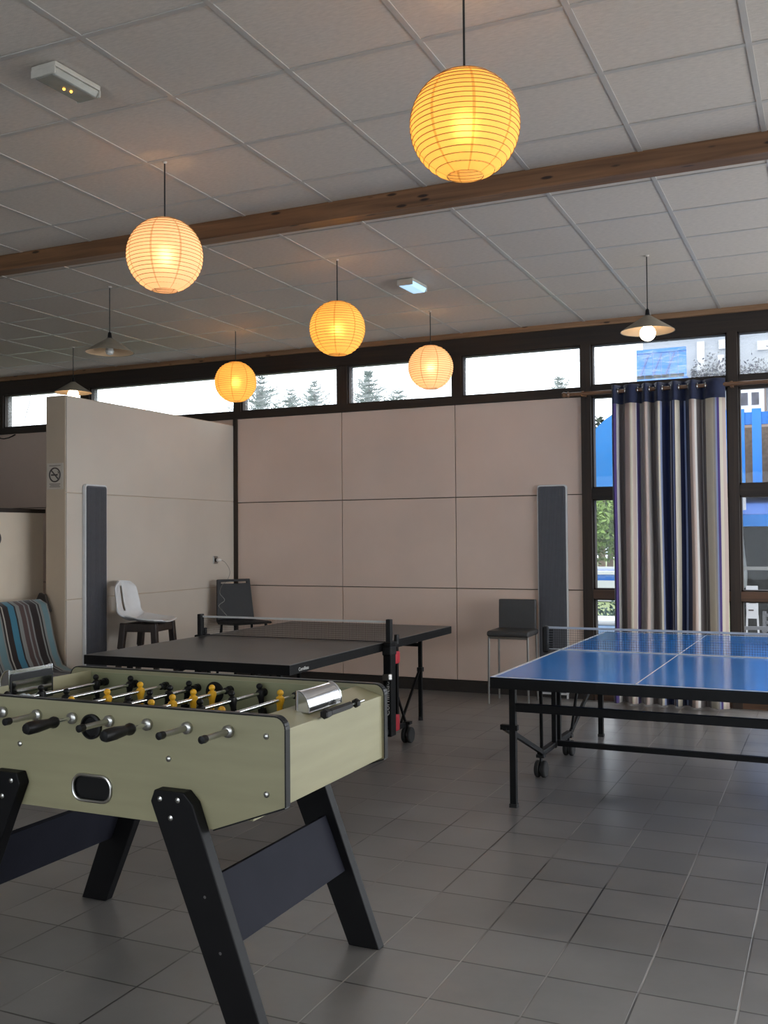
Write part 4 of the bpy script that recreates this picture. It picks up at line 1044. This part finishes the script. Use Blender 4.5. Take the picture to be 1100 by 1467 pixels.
MB().prism([(-1.9, 2.22), (-.3, 2.58), (-.3, 2.62), (-1.9, 2.26)], -1.66, 3, 'yz').build('porch_roof', M['roofblue'], hb)
MB().box(-1.66, 3, -1.96, -1.86, 2.08, 2.25).build('porch_beam', M['sky_blue'], hb)
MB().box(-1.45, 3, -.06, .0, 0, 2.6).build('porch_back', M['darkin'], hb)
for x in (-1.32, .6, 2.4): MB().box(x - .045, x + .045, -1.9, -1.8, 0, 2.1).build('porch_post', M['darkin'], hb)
MB().box(-1.30, 3, -1.84, -1.81, 1.44, 1.49).box(-1.30, 3, -1.84, -1.81, 1.06, 1.10).build('porch_rail', M['tube'], hb)
MB().box(-1.42, -1.17, -1.99, -1.96, 2.32, 2.56).build('notice_board', M['winwhite'], hb)
# parasol, easel sign, porch furniture
pa = thing('closed_parasol', 'closed white parasol standing beside the dark porch, right glass bay', 'parasol', (-1.36, 16.9, GZ))
MB().lathe([(.001, 2.02), (.03, 1.95), (.05, 1.7), (.085, 1.35), (.075, 1.15), (.03, 1.1)], 12).build('folded_canopy', M['umbrella_white'], pa, smooth=True)
MB().tube([(0, 0, 0), (0, 0, 1.2)], .02, 8).build('pole', M['poolrim'], pa); MB().lathe([(.2, 0), (.2, .06), (.04, .08)], 16).build('base', M['greyplastic'], pa)
es = thing('menu_board', 'small white A-board standing on the porch in the right glass bay', 'sign board', (-1.10, 15.33, GZ))
MB().box(-.08, .08, -.02, .02, .75, 1.22).build('board', M['winwhite'], es)
for a, b, z in ((-.055, .055, 1.05), (-.04, .05, .97), (-.05, .02, .86)): MB().box(a, b, -.023, -.02, z, z + .02).build('text_line', M['signink'], es)
for s_ in (-1, 1): MB().bar((s_ * .07, 0, .8), (s_ * .10, .0, 0), .025, .025).build('leg', M['winwhite'], es)
def patio_chair(loc, rz, label):
    t = thing('patio_chair', label, 'chair', loc, rz, 'grey chairs on the porch')
    MB().box(-.22, .22, -.22, .22, .42, .46).build('seat', M['greyplastic'], t, bevel=.01)
    q = MB(); q.box(-.22, -.18, .2, .24, .44, .92).box(.18, .22, .2, .24, .44, .92)
    for k in range(4): q.box(-.2, .2, .205, .235, .55 + .1 * k, .59 + .1 * k)
    q.build('backrest', M['greyplastic'], t)
    for sx_ in (-1, 1):
        for sy_ in (-1, 1): MB().bar((sx_ * .19, sy_ * .19, .43), (sx_ * .21, sy_ * .22, 0), .03, .03).build('leg', M['greyplastic'], t)
        MB().box(sx_ * .22 - .02, sx_ * .22 + .02, -.2, .22, .64, .67).bar((sx_ * .22, -.18, .64), (sx_ * .22, -.18, .44), .03, .03).build('armrest', M['greyplastic'], t)
patio_chair((-.95, 12.6, GZ), R_(200), 'grey patio chair seen low through the right glass bay')
patio_chair((-.62, 14.6, GZ), R_(160), 'grey patio chair further back on the right, mostly hidden by the window post')
